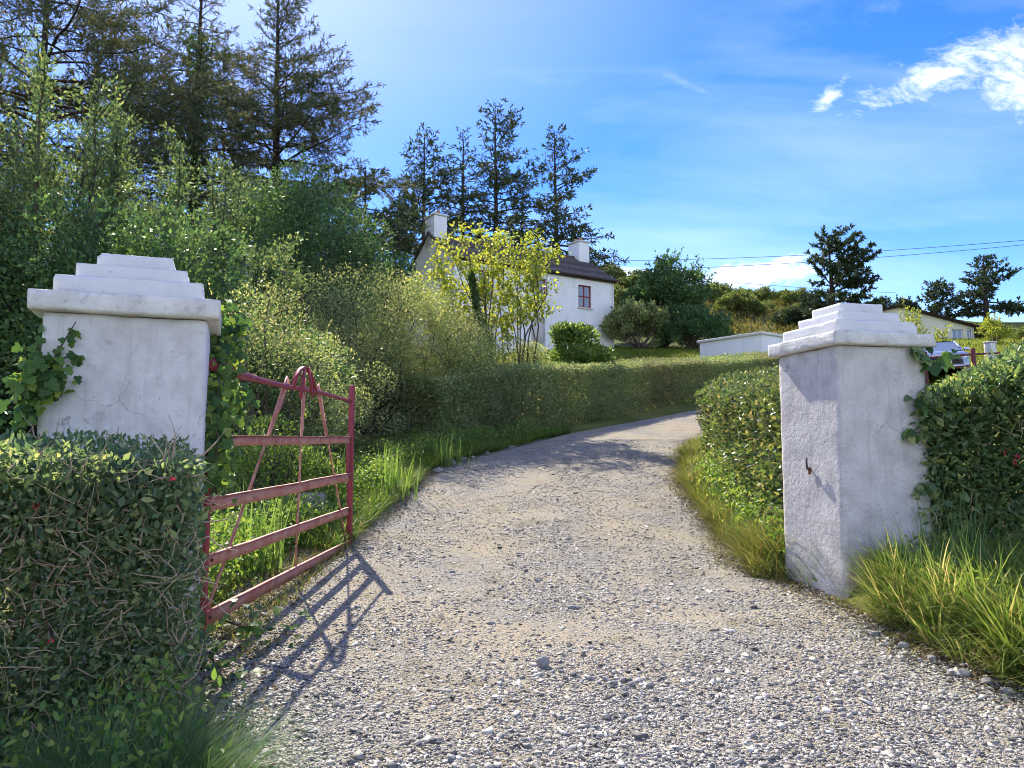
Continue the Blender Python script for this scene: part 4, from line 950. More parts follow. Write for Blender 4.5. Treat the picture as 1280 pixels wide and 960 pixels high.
def build_ivy():
    # left edge of the left pillar (front face plane, slightly proud)
    def lf(px, py, off=.06):
        # intersect the view ray with the plane of the left pillar's front face
        n = np.array([math.sin(LROT), -math.cos(LROT), 0]); d = at(px, py, 1.0) - np.array([0, 0, EYE]); o = np.array([0, 0, EYE])
        p0 = np.array([LA[0], LA[1], 0]) + n * off
        return o + d * np.dot(p0 - o, n) / np.dot(d, n)
    ivy('ivy with large leaves creeping round the outer edge of the left pillar', [[lf(30, 530), lf(28, 490), lf(38, 455), lf(48, 430)], [lf(25, 480), lf(45, 462), lf(70, 450)], [lf(40, 500), lf(60, 478), lf(75, 475)]],
        24, .066, spread=.04, out=(.2, -1, .1))
    ivy('single ivy spray with a few dark leaves across the white face of the left pillar', [[lf(62, 462, .03), lf(72, 440, .03), lf(84, 420, .04), lf(95, 402, .04)], [lf(66, 455, .03), lf(84, 446, .03), lf(96, 444, .04)]], 4, .055, spread=.014, out=(.2, -1, 0))
    # right side of the left pillar
    ca, sa = math.cos(LROT), math.sin(LROT)
    def rs(a, z, off=.07): return np.array([lctr[0] + ca * (PW / 2 + off) - sa * a, lctr[1] + sa * (PW / 2 + off) + ca * a, z])
    ivy('thick ivy hanging down the gate side of the left pillar past the hinges', [[rs(0, 1.35), rs(.0, 1.7), rs(.05, 2.1), rs(.1, 2.35)], [rs(.32, 1.3), rs(.3, 1.6), rs(.28, 1.95), rs(.3, 2.4), rs(.35, 2.6)], [rs(-.25, 1.45), rs(-.2, 1.75), rs(-.12, 2.1)],
        [rs(.3, 2.3), rs(.4, 2.5, .13), rs(.45, 2.55, .22)], [rs(.4, 2.0), rs(.45, 2.05, .16), rs(.5, 1.95, .24)]], 64, .058, spread=.055, out=(.55, -.8, .1))
    ivy('thin ivy clinging to the front corner of the left pillar above the hinge post', [[rs(-.44, .45, -.02), rs(-.43, .8, -.02), rs(-.44, 1.2, -.015), rs(-.4, 1.5, .0)]], 24, .06, spread=.022, out=(.4, -.9, .1))
    ivy('low ivy trailing over the ground at the foot of the hinge post', [[(-1.95, 5.0, .42), (-1.75, 4.7, .34), (-1.55, 4.4, .27)], [(-1.9, 5.2, .5), (-1.7, 5.3, .4), (-1.5, 5.4, .36)]], 30, .06, spread=.08, out=(.1, -.3, 1))
    # right pillar, right edge
    def rf(px, py, off=.05):
        n = np.array([math.sin(RROT), -math.cos(RROT), 0]); d = at(px, py, 1.0) - np.array([0, 0, EYE]); o = np.array([0, 0, EYE]); p0 = np.array([RN[0], RN[1], 0]) + n * off
        return o + d * np.dot(p0 - o, n) / np.dot(d, n)
    ivy('ivy with big bright leaves at the top outer edge of the hooked pillar', [[rf(1160, 520), rf(1157, 490), rf(1160, 460), rf(1165, 440)], [rf(1165, 455), rf(1178, 450), rf(1185, 445)]], 6, .10, spread=.04, out=(-.1, -1, .2))
    ivy('dark leafy sprays poking across the hooked pillar from the fuchsia hedge', [[rf(1165, 540), rf(1150, 540), rf(1132, 541)], [rf(1168, 500), rf(1152, 498), rf(1145, 500)], [rf(1170, 610), rf(1158, 607), rf(1150, 612)], [rf(1160, 455), rf(1150, 442), rf(1140, 436)]], 9, .085, 'dark_leaf', .02, (0, -1, .3), tpl=LEAF)
build_ivy()

# ------------------------------------------------------------------ grasses
def grass_obj(name, label, P, L, W, mat, lean=(0, 0, 0), bend=.5, tilt=.35, cat='grass'):
    o = obj(name, blades(P, L, W, lean, bend, tilt), M[mat]); tag(o, label, cat, kind='stuff'); return o
def on_ground(x, y): return np.stack([x, y, H(x, y) - .01], -1)
def tufts(C, per, L, W, spread=.05, tilt=.75, lean=(0, 0, 0), bend=.6):
    """clumps of blades fanning out of the points C"""
    k = np.repeat(np.arange(len(C)), per); n = len(k); a = rng.uniform(0, 2 * np.pi, n); r = spread * np.sqrt(rng.random(n))
    P = C[k] + np.stack([np.cos(a) * r, np.sin(a) * r, 0 * a], -1); P[:, 2] = np.minimum(P[:, 2], H(P[:, 0], P[:, 1])) - .01
    sc_ = rng.uniform(.6, 1.25, len(C))[k]; ln = np.broadcast_to(L, len(C))[k] * sc_ * rng.uniform(.45, 1.15, n)
    d = np.stack([np.cos(a), np.sin(a), 0 * a], -1) * (tilt * rng.random(n) ** .7)[:, None] + np.asarray(lean) * rng.uniform(.3, 1.2, (n, 1))
    Y = unit(d + [0, 0, 1.]); hz = unit(np.stack([d[:, 0], d[:, 1], 0 * a], -1) + 1e-6)
    Z = -unit(-hz * .9 + np.array([0, 0, .75])) * -1
    Z = unit(-hz * .55 + np.array([0, 0, 1.0])) * (ln * bend * rng.uniform(.3, 1.25, n))[:, None]
    X = unit(np.cross(Y, hz) + 1e-9) * (W * rng.uniform(.6, 1.4, n))[:, None]
    return inst(BLADE, P, X, Y * ln[:, None], Z)
def build_grass():
    # right bank: clumps of long drooping grass along the edge
    m = 150; y = rng.uniform(4.0, 6.75, m); x = xr(y) + .06 + np.abs(rng.normal(0, .42, m)); k = ~((y > 6.25) & (x < 2.98)); C = on_ground(x[k], y[k])
    o = obj('grass', tufts(C, 50, .62, .009, .07, .8, (-.3, -.28, 0), .55), M['long_grass']); tag(o, 'long fresh tufted grass drooping over the bank at the foot of the hooked pillar', 'grass', kind='stuff')
    m = 60; y = rng.uniform(4.0, 6.6, m); x = xr(y) + .04 + np.abs(rng.normal(0, .14, m)); k = ~((y > 6.3) & (x < 2.9)); C = on_ground(x[k], y[k])
    o = obj('grass', tufts(C, 24, .34, .005, .06, .9, (-.5, -.45, -.2), .8), M['dead_grass']); tag(o, 'dead pale grass hanging from the lip of the right bank', 'grass', kind='stuff')
    m = 26; y = rng.uniform(5.6, 6.62, m); x = np.where(y > 6.1, rng.uniform(2.95, 3.7, m), rng.uniform(2.9, 3.6, m)); C = on_ground(x, y)
    o = obj('grass', tufts(C, 9, .85, .0045, .05, .35, (-.08, -.05, 0), .3), M['dark_grass']); tag(o, 'thin tall grass stalks standing against the white face of the hooked pillar', 'grass', kind='stuff')
    n = 9000; y = rng.uniform(4.2, 7.0, n); x = xr(y) + rng.uniform(.5, 4.0, n)
    a = np.cos(RROT) * (x - rctr[0]) + np.sin(RROT) * (y - rctr[1]); b = -np.sin(RROT) * (x - rctr[0]) + np.cos(RROT) * (y - rctr[1]); k = ~((np.abs(a) < PW / 2 + .03) & (np.abs(b) < PW / 2 + .03)); x, y = x[k], y[k]
    grass_obj('grass', 'fine shaded grass between the long bank grass and the fuchsia hedge', on_ground(x, y), .34, .006, 'grass', (-.1, -.2, 0), .6, .5)
    # left grass clump under the near hedge
    n = 4600; a = rng.uniform(0, 2 * np.pi, n); r = rng.random(n) ** .6; x = -1.42 + .31 * r * np.cos(a); y = 3.04 + .26 * r * np.sin(a)
    grass_obj('grass', 'fine shaded grass clump at the foot of the near left hedge', on_ground(x, y), .56, .0055, 'dark_grass', (.05, -.1, 0), .55, .45)
    # verge on the left of the drive beyond the gate
    n = 16000; y = rng.uniform(8.4, 19.5, n); x = xl(y) - np.abs(rng.normal(0, .4, n)) - .02 + .12 * (fbm(np.stack([y, y, y], -1), 1.5, 3) - .5)
    tx = vnoise(np.stack([x, y, 0 * x], -1), 1.7, 8)
    grass_obj('grass', 'lush grass verge along the left edge of the drive', on_ground(x, y), .18 + .3 * tx, .010, 'grass', (.2, -.15, 0), .6, .5)
    m = 260; y = rng.uniform(8.6, 19.0, m); x = xl(y) - .05 - np.abs(rng.normal(0, .3, m)); C = on_ground(x, y)
    o = obj('grass', tufts(C, 34, .34, .010, .07, .7, (.12, -.1, 0), .6), M['long_grass']); tag(o, 'bright tufted grass along the lip of the left verge beyond the gate', 'grass', kind='stuff')
    # right verge under the drive hedge
    n = 9000; y = rng.uniform(7.1, 17.5, n); x = xr(y) + np.abs(rng.normal(0, .2, n)) + .03 + .14 * (fbm(np.stack([y, y, y], -1), 1.5, 5) - .5)
    tx = vnoise(np.stack([x, y, 0 * x], -1), 1.7, 18)
    k = rng.random(n) < .62
    grass_obj('grass', 'dry brownish grass on the verge below the glossy drive hedge', on_ground(x, y)[k], .16 + .34 * tx[k], .008, 'dry_grass', (-.35, -.05, 0), .6, .5)
    grass_obj('grass', 'bright green grass tufts on the verge beside the hooked pillar', on_ground(x, y)[~k], .14 + .3 * tx[~k], .008, 'long_grass', (-.3, -.1, 0), .6, .55)
    # sparse blades and weeds on the drive
    n = 3800; y = 3.4 + 9 * rng.random(n) ** 1.3; x = xl(y) + (xr(y) - xl(y)) * rng.random(n); p = np.stack([x, y, 0 * x], -1)
    k = (fbm(p, 2.3, 61) > .66); x, y = x[k], y[k]
    grass_obj('grass', 'sparse short grass growing through the gravel of the drive', np.stack([x, y, drive_z(x, y)], -1), .03, .004, 'dry_grass', (0, 0, 0), .5, .7)
    # tufts creeping on to the gravel along both edges
    n = 9000; y = rng.uniform(3.4, 18, n); lft = rng.random(n) < .5; d = np.abs(rng.normal(0, .17, n)); x = np.where(lft, xl(y) + d - .1, xr(y) - d + .05)
    k = fbm(np.stack([x, y, 0 * x], -1), 2.6, 41) > .50 + .25 * (y < 5); x, y = x[k], y[k]
    grass_obj('grass', 'short ragged grass tufts creeping on to the edges of the gravel', np.stack([x, y, drive_z(x, y)], -1), .09, .005, 'dry_grass', (0, -.1, 0), .5, .7)
    n = 3600; y = rng.uniform(3.2, 14, n); lft = rng.random(n) < .62; d = rng.normal(0, .22, n); x = np.where(lft, xl(y) - .1 + d - .25 * (y > 5) * (y < 9) * rng.random(n), xr(y) - np.abs(d) * .6)
    P = np.stack([x, y, np.maximum(drive_z(x, y), H(x, y)) + .012], -1); a = rng.uniform(0, 6.28, n); Y = np.stack([np.cos(a), np.sin(a), rng.normal(0, .25, n)], -1); X = unit(np.cross(Y, rng.normal(0, .25, (n, 3)) + [0, 0, 1.]))
    o = obj('leaf_litter', inst(LEAF, P, X * .022, Y * rng.uniform(.02, .05, n)[:, None], np.cross(X, Y) * .03), M['litter']); tag(o, 'dead brown leaves and bits strewn along the drive edges and under the gate', 'leaf litter', kind='stuff')
    # under the gate
    n = 2600; y = rng.uniform(5.3, 9.0, n); x = -2.05 - np.abs(rng.normal(0, .45, n)) + .25; 
    grass_obj('grass', 'rough grass and litter growing under the bars of the open gate', on_ground(x, y) + [0, 0, .03], .14, .006, 'dry_grass', (.1, -.1, 0), .5, .6)
    # lawn before the house
    n = 26000; y = rng.uniform(36, 49.5, n); x = rng.uniform(2.0, 15, n); g = on_ground(x, y)
    grass_obj('lawn', 'sunlit mown lawn beside the white house', g, .22, .05, 'lawn', (0, 0, 0), .4, .5, 'lawn')
    # field grass at the right, by the parked car
    n = 16000; y = rng.uniform(26, 56, n); x = y * rng.uniform(.50, .80, n)
    grass_obj('grass', 'rough meadow grass round the parked car and the bungalow', on_ground(x, y), .38, .05, 'lawn', (0, 0, 0), .5, .5)
    # weeds: leafy ground cover stuff
    def weeds(label, x, y, hgt, n, L, mat='weed'):
        k = rng.integers(0, len(x), n); P = on_ground(x, y)[k] + rng.normal(0, .09, (n, 3)); P[:, 2] = H(P[:, 0], P[:, 1]) + rng.random(n) ** 1.4 * hgt * (.4 + vnoise(P, 2.2, 14))
        o = obj('weeds', leaves(P, np.tile([0, -.1, .5], (n, 1)), L, L * .55, .7, .8, LEAF), M[mat]); tag(o, label, 'weeds', kind='stuff')
    y = rng.uniform(8.6, 18.5, 500); x = xl(y) - .3 - np.abs(rng.normal(0, .45, 500)); weeds('leafy weeds mixed into the left verge of the drive', x, y, .5, 16000, .06)
    y = rng.uniform(5.4, 9.2, 240); x = -2.35 - np.abs(rng.normal(0, .4, 240)); weeds('leafy weeds behind the bars of the open gate', x, y, .55, 8000, .055)
    y = rng.uniform(7.0, 13, 160); x = xr(y) + .2 + np.abs(rng.normal(0, .14, 160)); weeds('leafy weeds along the foot of the glossy drive hedge', x, y, .45, 3200, .06)
    y = rng.uniform(3.9, 6.4, 140); x = xr(y) + .22 + np.abs(rng.normal(0, .2, 140)); weeds('broad-leaved weeds among the long grass of the right bank', x, y, .3, 1500, .055)
    y = rng.uniform(2.75, 3.3, 160); x = -1.25 - np.abs(rng.normal(0, .35, 160)) ; weeds('broad-leaved weeds below the near left hedge', x, y, .55, 1300, .042, 'weed')
    # iris clumps
    def iris(label, px, py, Y, n, L):
        q = at(px, py, Y); x = q[0] + rng.normal(0, .13, n); y = Y + rng.normal(0, .13, n)
        t = thing('iris_plant', label, 'iris', (q[0], Y, ground(q[0], Y)))
        P = on_ground(x, y); obj('sword_leaves', blades(P, L, .022, (0, 0, 0), .12, .16), M['iris_leaf'], t)
        obj('rhizome', box((q[0], Y, ground(q[0], Y) + .01), (.25, .2, .06), .02), M['bark'], t)
    iris('iris clump with tall sword leaves behind the lower bars of the gate', 322, 640, 7.3, 46, .85)
    iris('iris clump growing in the verge just past the free end of the gate', 492, 590, 11.4, 40, .8)
    iris('few tall iris leaves rising behind the latch end of the top bar', 418, 560, 9.9, 14, 1.25)
    iris('iris tuft in the verge below the low shrub at the hedge end', 560, 550, 14.4, 26, .75)
build_grass()

# ------------------------------------------------------------------ house
M['house_wall'] = surf('white_house_wall', [(.3, (.76, .76, .77)), (.7, (.84, .84, .84))], 1.2, 6, .9, .3, 14, extra=chain(blotch((.5, .49, .46), .58, .75, 2.5, .4), blotch((.5, .5, .48), .56, .7, 1.6, .3, 5, (1, 1, .15))), spec=.15)
def course_tone(t, tc, c):
    g = N(t, 'ShaderNodeNewGeometry'); r = ramp(t, [(0, (.55, .55, .55)), (1, (1.35, 1.35, 1.35))], g.outputs['Random Per Island'])
    m = N(t, 'ShaderNodeMixRGB', blend_type='MULTIPLY'); m.inputs['Fac'].default_value = 1; t.links.new(c, m.inputs['Color1']); t.links.new(r.outputs['Color'], m.inputs['Color2']); return m.outputs['Color']
M['slate'] = surf('brown_roof_slates', [(.3, (.06, .048, .04)), (.5, (.10, .08, .066)), (.72, (.16, .135, .11))], 3.5, 8, .65, .4, 12, spec=.3, extra=course_tone)
M['red_frame'] = surf('red_window_paint', [(.3, (.24, .015, .02)), (.7, (.32, .03, .035))], 8, 3, .4, .0, spec=.5)
M['dark_frame'] = surf('dark_fascia', [(.3, (.045, .03, .025)), (.7, (.07, .05, .04))], 8, 3, .6, .0)
hook()
M['sill'] = surf('stone_sill', [(.3, (.5, .49, .46)), (.7, (.62, .6, .57))], 8, 5, .8, .2)
def glass():
    m, t, out = nt('window_glass'); p = N(t, 'ShaderNodeBsdfPrincipled'); p.inputs['Base Color'].default_value = (.16, .20, .26, 1); p.inputs['Roughness'].default_value = .06; p.inputs['Specular IOR Level'].default_value = .9
    no = N(t, 'ShaderNodeTexNoise', i_Scale=1.5); b = N(t, 'ShaderNodeBump'); b.inputs['Strength'].default_value = .05; t.links.new(no.outputs['Fac'], b.inputs['Height']); t.links.new(b.outputs[0], p.inputs['Normal'])
    t.links.new(p.outputs[0], out.inputs['Surface']); return m
M['glass'] = glass()
M['curtain'] = surf('net_curtain', [(.3, (.35, .37, .40)), (.7, (.55, .56, .58))], 5, 3, .9, .0, spec=.1)
M['pot'] = surf('clay_pot', [(.3, (.30, .17, .10)), (.7, (.42, .27, .17))], 8, 4, .8, .2)

class Frame:
    def __init__(s, o, ang): s.o = np.asarray(o, float); s.ang = ang; s.u = np.array([math.cos(ang), math.sin(ang), 0]); s.v = np.array([-math.sin(ang), math.cos(ang), 0]); s.w = np.array([0, 0, 1.])
    def __call__(s, a, b, c): return s.o + s.u * a + s.v * b + s.w * c
    def box(s, a0, a1, b0, b1, c0, c1, bev=0.0): return box(s((a0 + a1) / 2, (b0 + b1) / 2, (c0 + c1) / 2), (a1 - a0, b1 - b0, c1 - c0), bev, s.ang)
    def poly(s, pts, faces): return np.array([s(*p) for p in pts]), [np.array([f]) for f in faces]
def wall_panel(fr, a0, a1, c0, c1, b, th, holes):
    """wall rectangle in the plane b (outer face) with rectangular openings; thickness th inwards"""
    As = sorted({a0, a1, *[h[0] for h in holes], *[h[1] for h in holes]}); Cs = sorted({c0, c1, *[h[2] for h in holes], *[h[3] for h in holes]})
    g = []
    def quad(p): g.append((np.array([fr(*q) for q in p]), np.array([[0, 1, 2, 3]])))
    for i in range(len(As) - 1):
        for j in range(len(Cs) - 1):
            am, cm = (As[i] + As[i + 1]) / 2, (Cs[j] + Cs[j + 1]) / 2
            if any(h[0] < am < h[1] and h[2] < cm < h[3] for h in holes): continue
            quad([(As[i], b, Cs[j]), (As[i + 1], b, Cs[j]), (As[i + 1], b, Cs[j + 1]), (As[i], b, Cs[j + 1])])
    for h in holes:
        x0, x1, z0, z1 = h
        quad([(x0, b, z0), (x0, b + th, z0), (x0, b + th, z1), (x0, b, z1)]); quad([(x1, b, z0), (x1, b, z1), (x1, b + th, z1), (x1, b + th, z0)])
        quad([(x0, b, z0), (x1, b, z0), (x1, b + th, z0), (x0, b + th, z0)]); quad([(x0, b, z1), (x0, b + th, z1), (x1, b + th, z1), (x1, b, z1)])
    return join(*g)
def window(fr, t, a0, a1, c0, c1, b, mat='red_frame', cols=2, rows=2, bw=.07, curtain=True, sill=True):
    f = [fr.box(a0 + .002, a0 + bw, b + .08, b + .15, c0 + .002, c1 - .002), fr.box(a1 - bw, a1 - .002, b + .08, b + .15, c0 + .002, c1 - .002), fr.box(a0 + bw, a1 - bw, b + .082, b + .148, c0 + .002, c0 + bw), fr.box(a0 + bw, a1 - bw, b + .082, b + .148, c1 - bw, c1 - .002)]
    for k in range(1, cols): x = a0 + (a1 - a0) * k / cols; f.append(fr.box(x - .03, x + .03, b + .085, b + .145, c0 + bw, c1 - bw))
    for k in range(1, rows):
        z = c0 + (c1 - c0) * k / rows
        xs = [a0 + bw] + [v for q in range(1, cols) for v in (a0 + (a1 - a0) * q / cols - .03, a0 + (a1 - a0) * q / cols + .03)] + [a1 - bw]
        for q in range(0, len(xs), 2): f.append(fr.box(xs[q], xs[q + 1], b + .087, b + .143, z - .03, z + .03))
    o = obj('window', join(*f), M[mat], t)
    obj('pane', (np.array([fr(a0, b + .12, c0), fr(a1, b + .12, c0), fr(a1, b + .12, c1), fr(a0, b + .12, c1)]), np.array([[0, 1, 2, 3]])), M['glass'], o)
    if sill: obj('sill', fr.box(a0 - .1, a1 + .1, b - .09, b + .07, c0 - .1, c0 - .002, .01), M['sill'], o)
    return o
def build_house():
    LFc, RFc = np.array([-3.2, 41.8]), np.array([6.4, 48.0]); d = RFc - LFc; Lh = float(np.linalg.norm(d)); ang = math.atan2(d[1], d[0]); z0 = 7.0; ze = 12.40
    fr = Frame((LFc[0], LFc[1], z0), ang); hz = ze - z0; D = 6.0; zr = hz + 1.86
    t = thing('farmhouse', 'white two-storey farmhouse with slate roof, end chimneys and red windows above the drive', 'house', (LFc[0], LFc[1], z0))
    ups = [(a, a + 1.0, hz - 2.0, hz - .62) for a in (1.6, 5.2, 8.62)]; los = [(a, a + 1.0, hz - 4.35, hz - 3.05) for a in (1.6, 8.68)]
    door = (5.15, 6.15, .75, hz - 2.95)
    g = [wall_panel(fr, 0, Lh, 0, hz, 0, .25, ups + los + [door]), wall_panel(Frame(fr(Lh, D, 0), ang + math.pi), 0, Lh, 0, hz, 0, .25, [])]
    for a in (0, Lh): g.append(fr.poly([(a, 0, 0), (a, D, 0), (a, D, hz), (a, D / 2, zr), (a, 0, hz)], [[0, 1, 2, 3, 4]] if a else [[4, 3, 2, 1, 0]]))
    obj('wall', join(*g), M['house_wall'], t)
    # dark room behind the glass
    obj('interior', fr.box(.3, Lh - .3, .45, .6, .1, hz - .1), M['curtain'], t)
    for h in ups + los: window(fr, t, *h, 0)
    dr = obj('door', fr.box(door[0] + .002, door[1] - .002, .10, .16, door[2], door[3] - .002), M['sill'], t)
    obj('handle', fr.box(door[0] + .1, door[0] + .14, .03, .098, 1.7, 1.85, .01), M['rust'], dr)
    # roof: courses of slates, each overlapping the one below
    gs = []; sl = math.hypot(D / 2 + .25, zr - hz + .15); nC = 13
    for side in (0, 1):
        for i in range(nC):
            f0, f1 = i / nC, (i + 1.12) / nC
            def P(a, f, lift): b = -.25 + (D / 2 + .25) * f; z = hz - .12 + (zr + .06 - hz + .12) * f; b = b if side == 0 else D - b; return (a, b, z + lift)
            a0, a1 = -.12, Lh + .12
            q = [P(a0, f0, .075), P(a1, f0, .075), P(a1, min(f1, 1), .04), P(a0, min(f1, 1), .04), P(a0, f0, .03), P(a1, f0, .03)]
            gs.append(fr.poly(q, [[0, 1, 2, 3], [4, 5, 1, 0]]))
            gs.append(fr.poly([q[0], q[3], P(a0, min(f1, 1), -.04), P(a0, f0, -.06)], [[0, 1, 2, 3]])); gs.append(fr.poly([q[1], q[2], P(a1, min(f1, 1), -.04), P(a1, f0, -.06)], [[0, 1, 2, 3]]))
    rf = obj('roof', join(*gs), M['slate'], t)
    obj('ridge', fr.box(-.14, Lh + .14, D / 2 - .11, D / 2 + .11, zr + .06, zr + .17, .03), M['slate'], rf)
    obj('gutter', join(fr.box(-.12, Lh + .12, -.33, -.22, hz - .17, hz - .06, .02)), M['dark_frame'], rf)
    obj('fascia', fr.box(-.1, Lh + .1, -.2, -.005, hz - .25, hz - .13), M['dark_frame'], rf)
    obj('downpipe', tube([fr(Lh - .12, -.08, 0.2), fr(Lh - .12, -.08, hz - .3)], .04, 8), M['house_wall'], t)
    for nm, a in (('near', .42), ('far', Lh - .42)):
        ch = obj('chimney', fr.box(a - .42, a + .42, D / 2 - .6, D / 2 + .6, zr - .75, zr + 1.05, .02), M['house_wall'], t)
        obj('coping', fr.box(a - .49, a + .49, D / 2 - .67, D / 2 + .67, zr + 1.052, zr + 1.16, .02), M['sill'], ch)
        for k in (-.28, .28): obj('chimney_pot', tube([fr(a, D / 2 + k, zr + 1.155), fr(a, D / 2 + k, zr + 1.25), fr(a, D / 2 + k, zr + 1.45)], [.13, .11, .12], 10), M['pot'], ch, True)
build_house()

def build_shed():
    c = np.array([11.07, 34.0]); l = np.array([9.0, 36.8]); d = c - l; ang = math.atan2(d[1], d[0]); z0 = ground(10, 35.4) - .3; top = 6.92
    fr = Frame((l[0], l[1], z0), ang); Lh = float(np.linalg.norm(d)); h = top - z0 - .12; W = 3.4
    t = thing('flat_roofed_shed', 'low white flat-roofed shed beyond the trimmed hedge', 'shed', (l[0], l[1], z0))
    obj('wall', fr.box(0, Lh, 0, W, 0, h, .015), M['house_wall'], t)
    obj('roof_slab', fr.box(-.1, Lh + .1, -.1, W + .1, h + .002, h + .12, .02), M['slab'], t)
build_shed()

M['cream'] = surf('cream_wall', [(.3, (.58, .56, .42)), (.7, (.68, .66, .52))], 1.5, 5, .9, .2, 12)
M['maroon'] = surf('maroon_paint', [(.3, (.07, .018, .03)), (.7, (.11, .03, .045))], 5, 3, .5, .0)
M['white_paint'] = surf('white_trim', [(.3, (.7, .7, .7)), (.7, (.8, .8, .8))], 5, 3, .6, .0)
def build_bungalow():
    Y = 58.0; apex = at(1124, 384, Y); zb = ground(apex[0] + 2, Y) - .2
    # gable wall facing the camera
    ang = R(6); half = 6.0; fr = Frame((apex[0] - half * math.cos(ang), Y - half * math.sin(ang), zb), ang); zr = apex[2] - zb; ze = zr - 1.45
    t = thing('bungalow', 'cream bungalow with a low gable behind the parked car', 'house', (apex[0], Y, zb))
    holes = [(10.2, 11.1, ze - 1.35, ze - .15), (11.4, 11.9, ze - 1.35, ze - .1)]
    g = [wall_panel(fr, 0, 12, 0, ze, 0, .25, holes)]
    g.append(fr.poly([(0, 0, ze), (12, 0, ze), (6, 0, zr)], [[0, 1, 2]])); g.append(fr.poly([(0, 9, 0), (12, 9, 0), (12, 9, ze), (6, 9, zr), (0, 9, ze)], [[0, 1, 2, 3, 4]]))
    g.append(fr.poly([(0, 0, 0), (0, 9, 0), (0, 9, ze), (0, 0, ze)], [[0, 1, 2, 3]])); g.append(fr.poly([(12, 0, 0), (12, 9, 0), (12, 9, ze), (12, 0, ze)], [[3, 2, 1, 0]]))
    obj('wall', join(*g), M['cream'], t)
    r = []
    for s in (0, 1):
        e = -.35 if s == 0 else 12.35; z = ze - .08
        r.append(fr.poly([(e, -.3, z + .16), (6, -.3, zr + .16), (6, 9.3, zr + .16), (e, 9.3, z + .16), (e, -.3, z - .02), (6, -.3, zr - .02), (6, 9.3, zr - .02), (e, 9.3, z - .02)], [[0, 1, 2, 3], [4, 5, 6, 7], [0, 1, 5, 4], [0, 3, 7, 4]]))
    obj('roof', join(*r), M['dark_frame'], t)
    for h in holes: window(fr, t, *h, 0, 'white_paint', 2, 1, .08, sill=True)
    obj('porch', join(fr.box(12.02, 13.0, .3, .42, 0, ze - .2), fr.box(12.02, 13.2, 0.2, 2.2, ze - .195, ze - .08)), M['maroon'], t)
build_bungalow()

# ------------------------------------------------------------------ parked car, red fence, concrete post
def paint(name, col, rough=.25, metal=.6):
    m, t, out = nt(name); p = N(t, 'ShaderNodeBsdfPrincipled'); p.inputs['Roughness'].default_value = rough; p.inputs['Metallic'].default_value = metal; p.inputs['Coat Weight'].default_value = .6
    no = N(t, 'ShaderNodeTexNoise', i_Scale=6.0, i_Detail=5.0); r = ramp(t, [(.3, tuple(c * .9 for c in col)), (.7, col)], no.outputs['Fac']); t.links.new(r.outputs[0], p.inputs['Base Color']); t.links.new(p.outputs[0], out.inputs['Surface']); return m
M['silver'] = paint('silver_paint', (.55, .57, .60)); M['rubber'] = surf('tyre_rubber', [(.3, (.015, .015, .015)), (.7, (.03, .03, .03))], 10, 3, .85, .2); M['black_trim'] = surf('black_plastic', [(.3, (.015, .015, .017)), (.7, (.03, .03, .03))], 10, 3, .5, .0)
M['lamp'] = paint('headlamp_lens', (.7, .72, .75), .08, .2); M['plate'] = surf('plate_white', [(.3, (.7, .7, .66)), (.7, (.78, .78, .74))], 3, 2, .5, .0)
M['maroon_rail'] = surf('maroon_rail_paint', [(.3, (.09, .015, .02)), (.7, (.15, .03, .035))], 6, 4, .6, .2, 20)
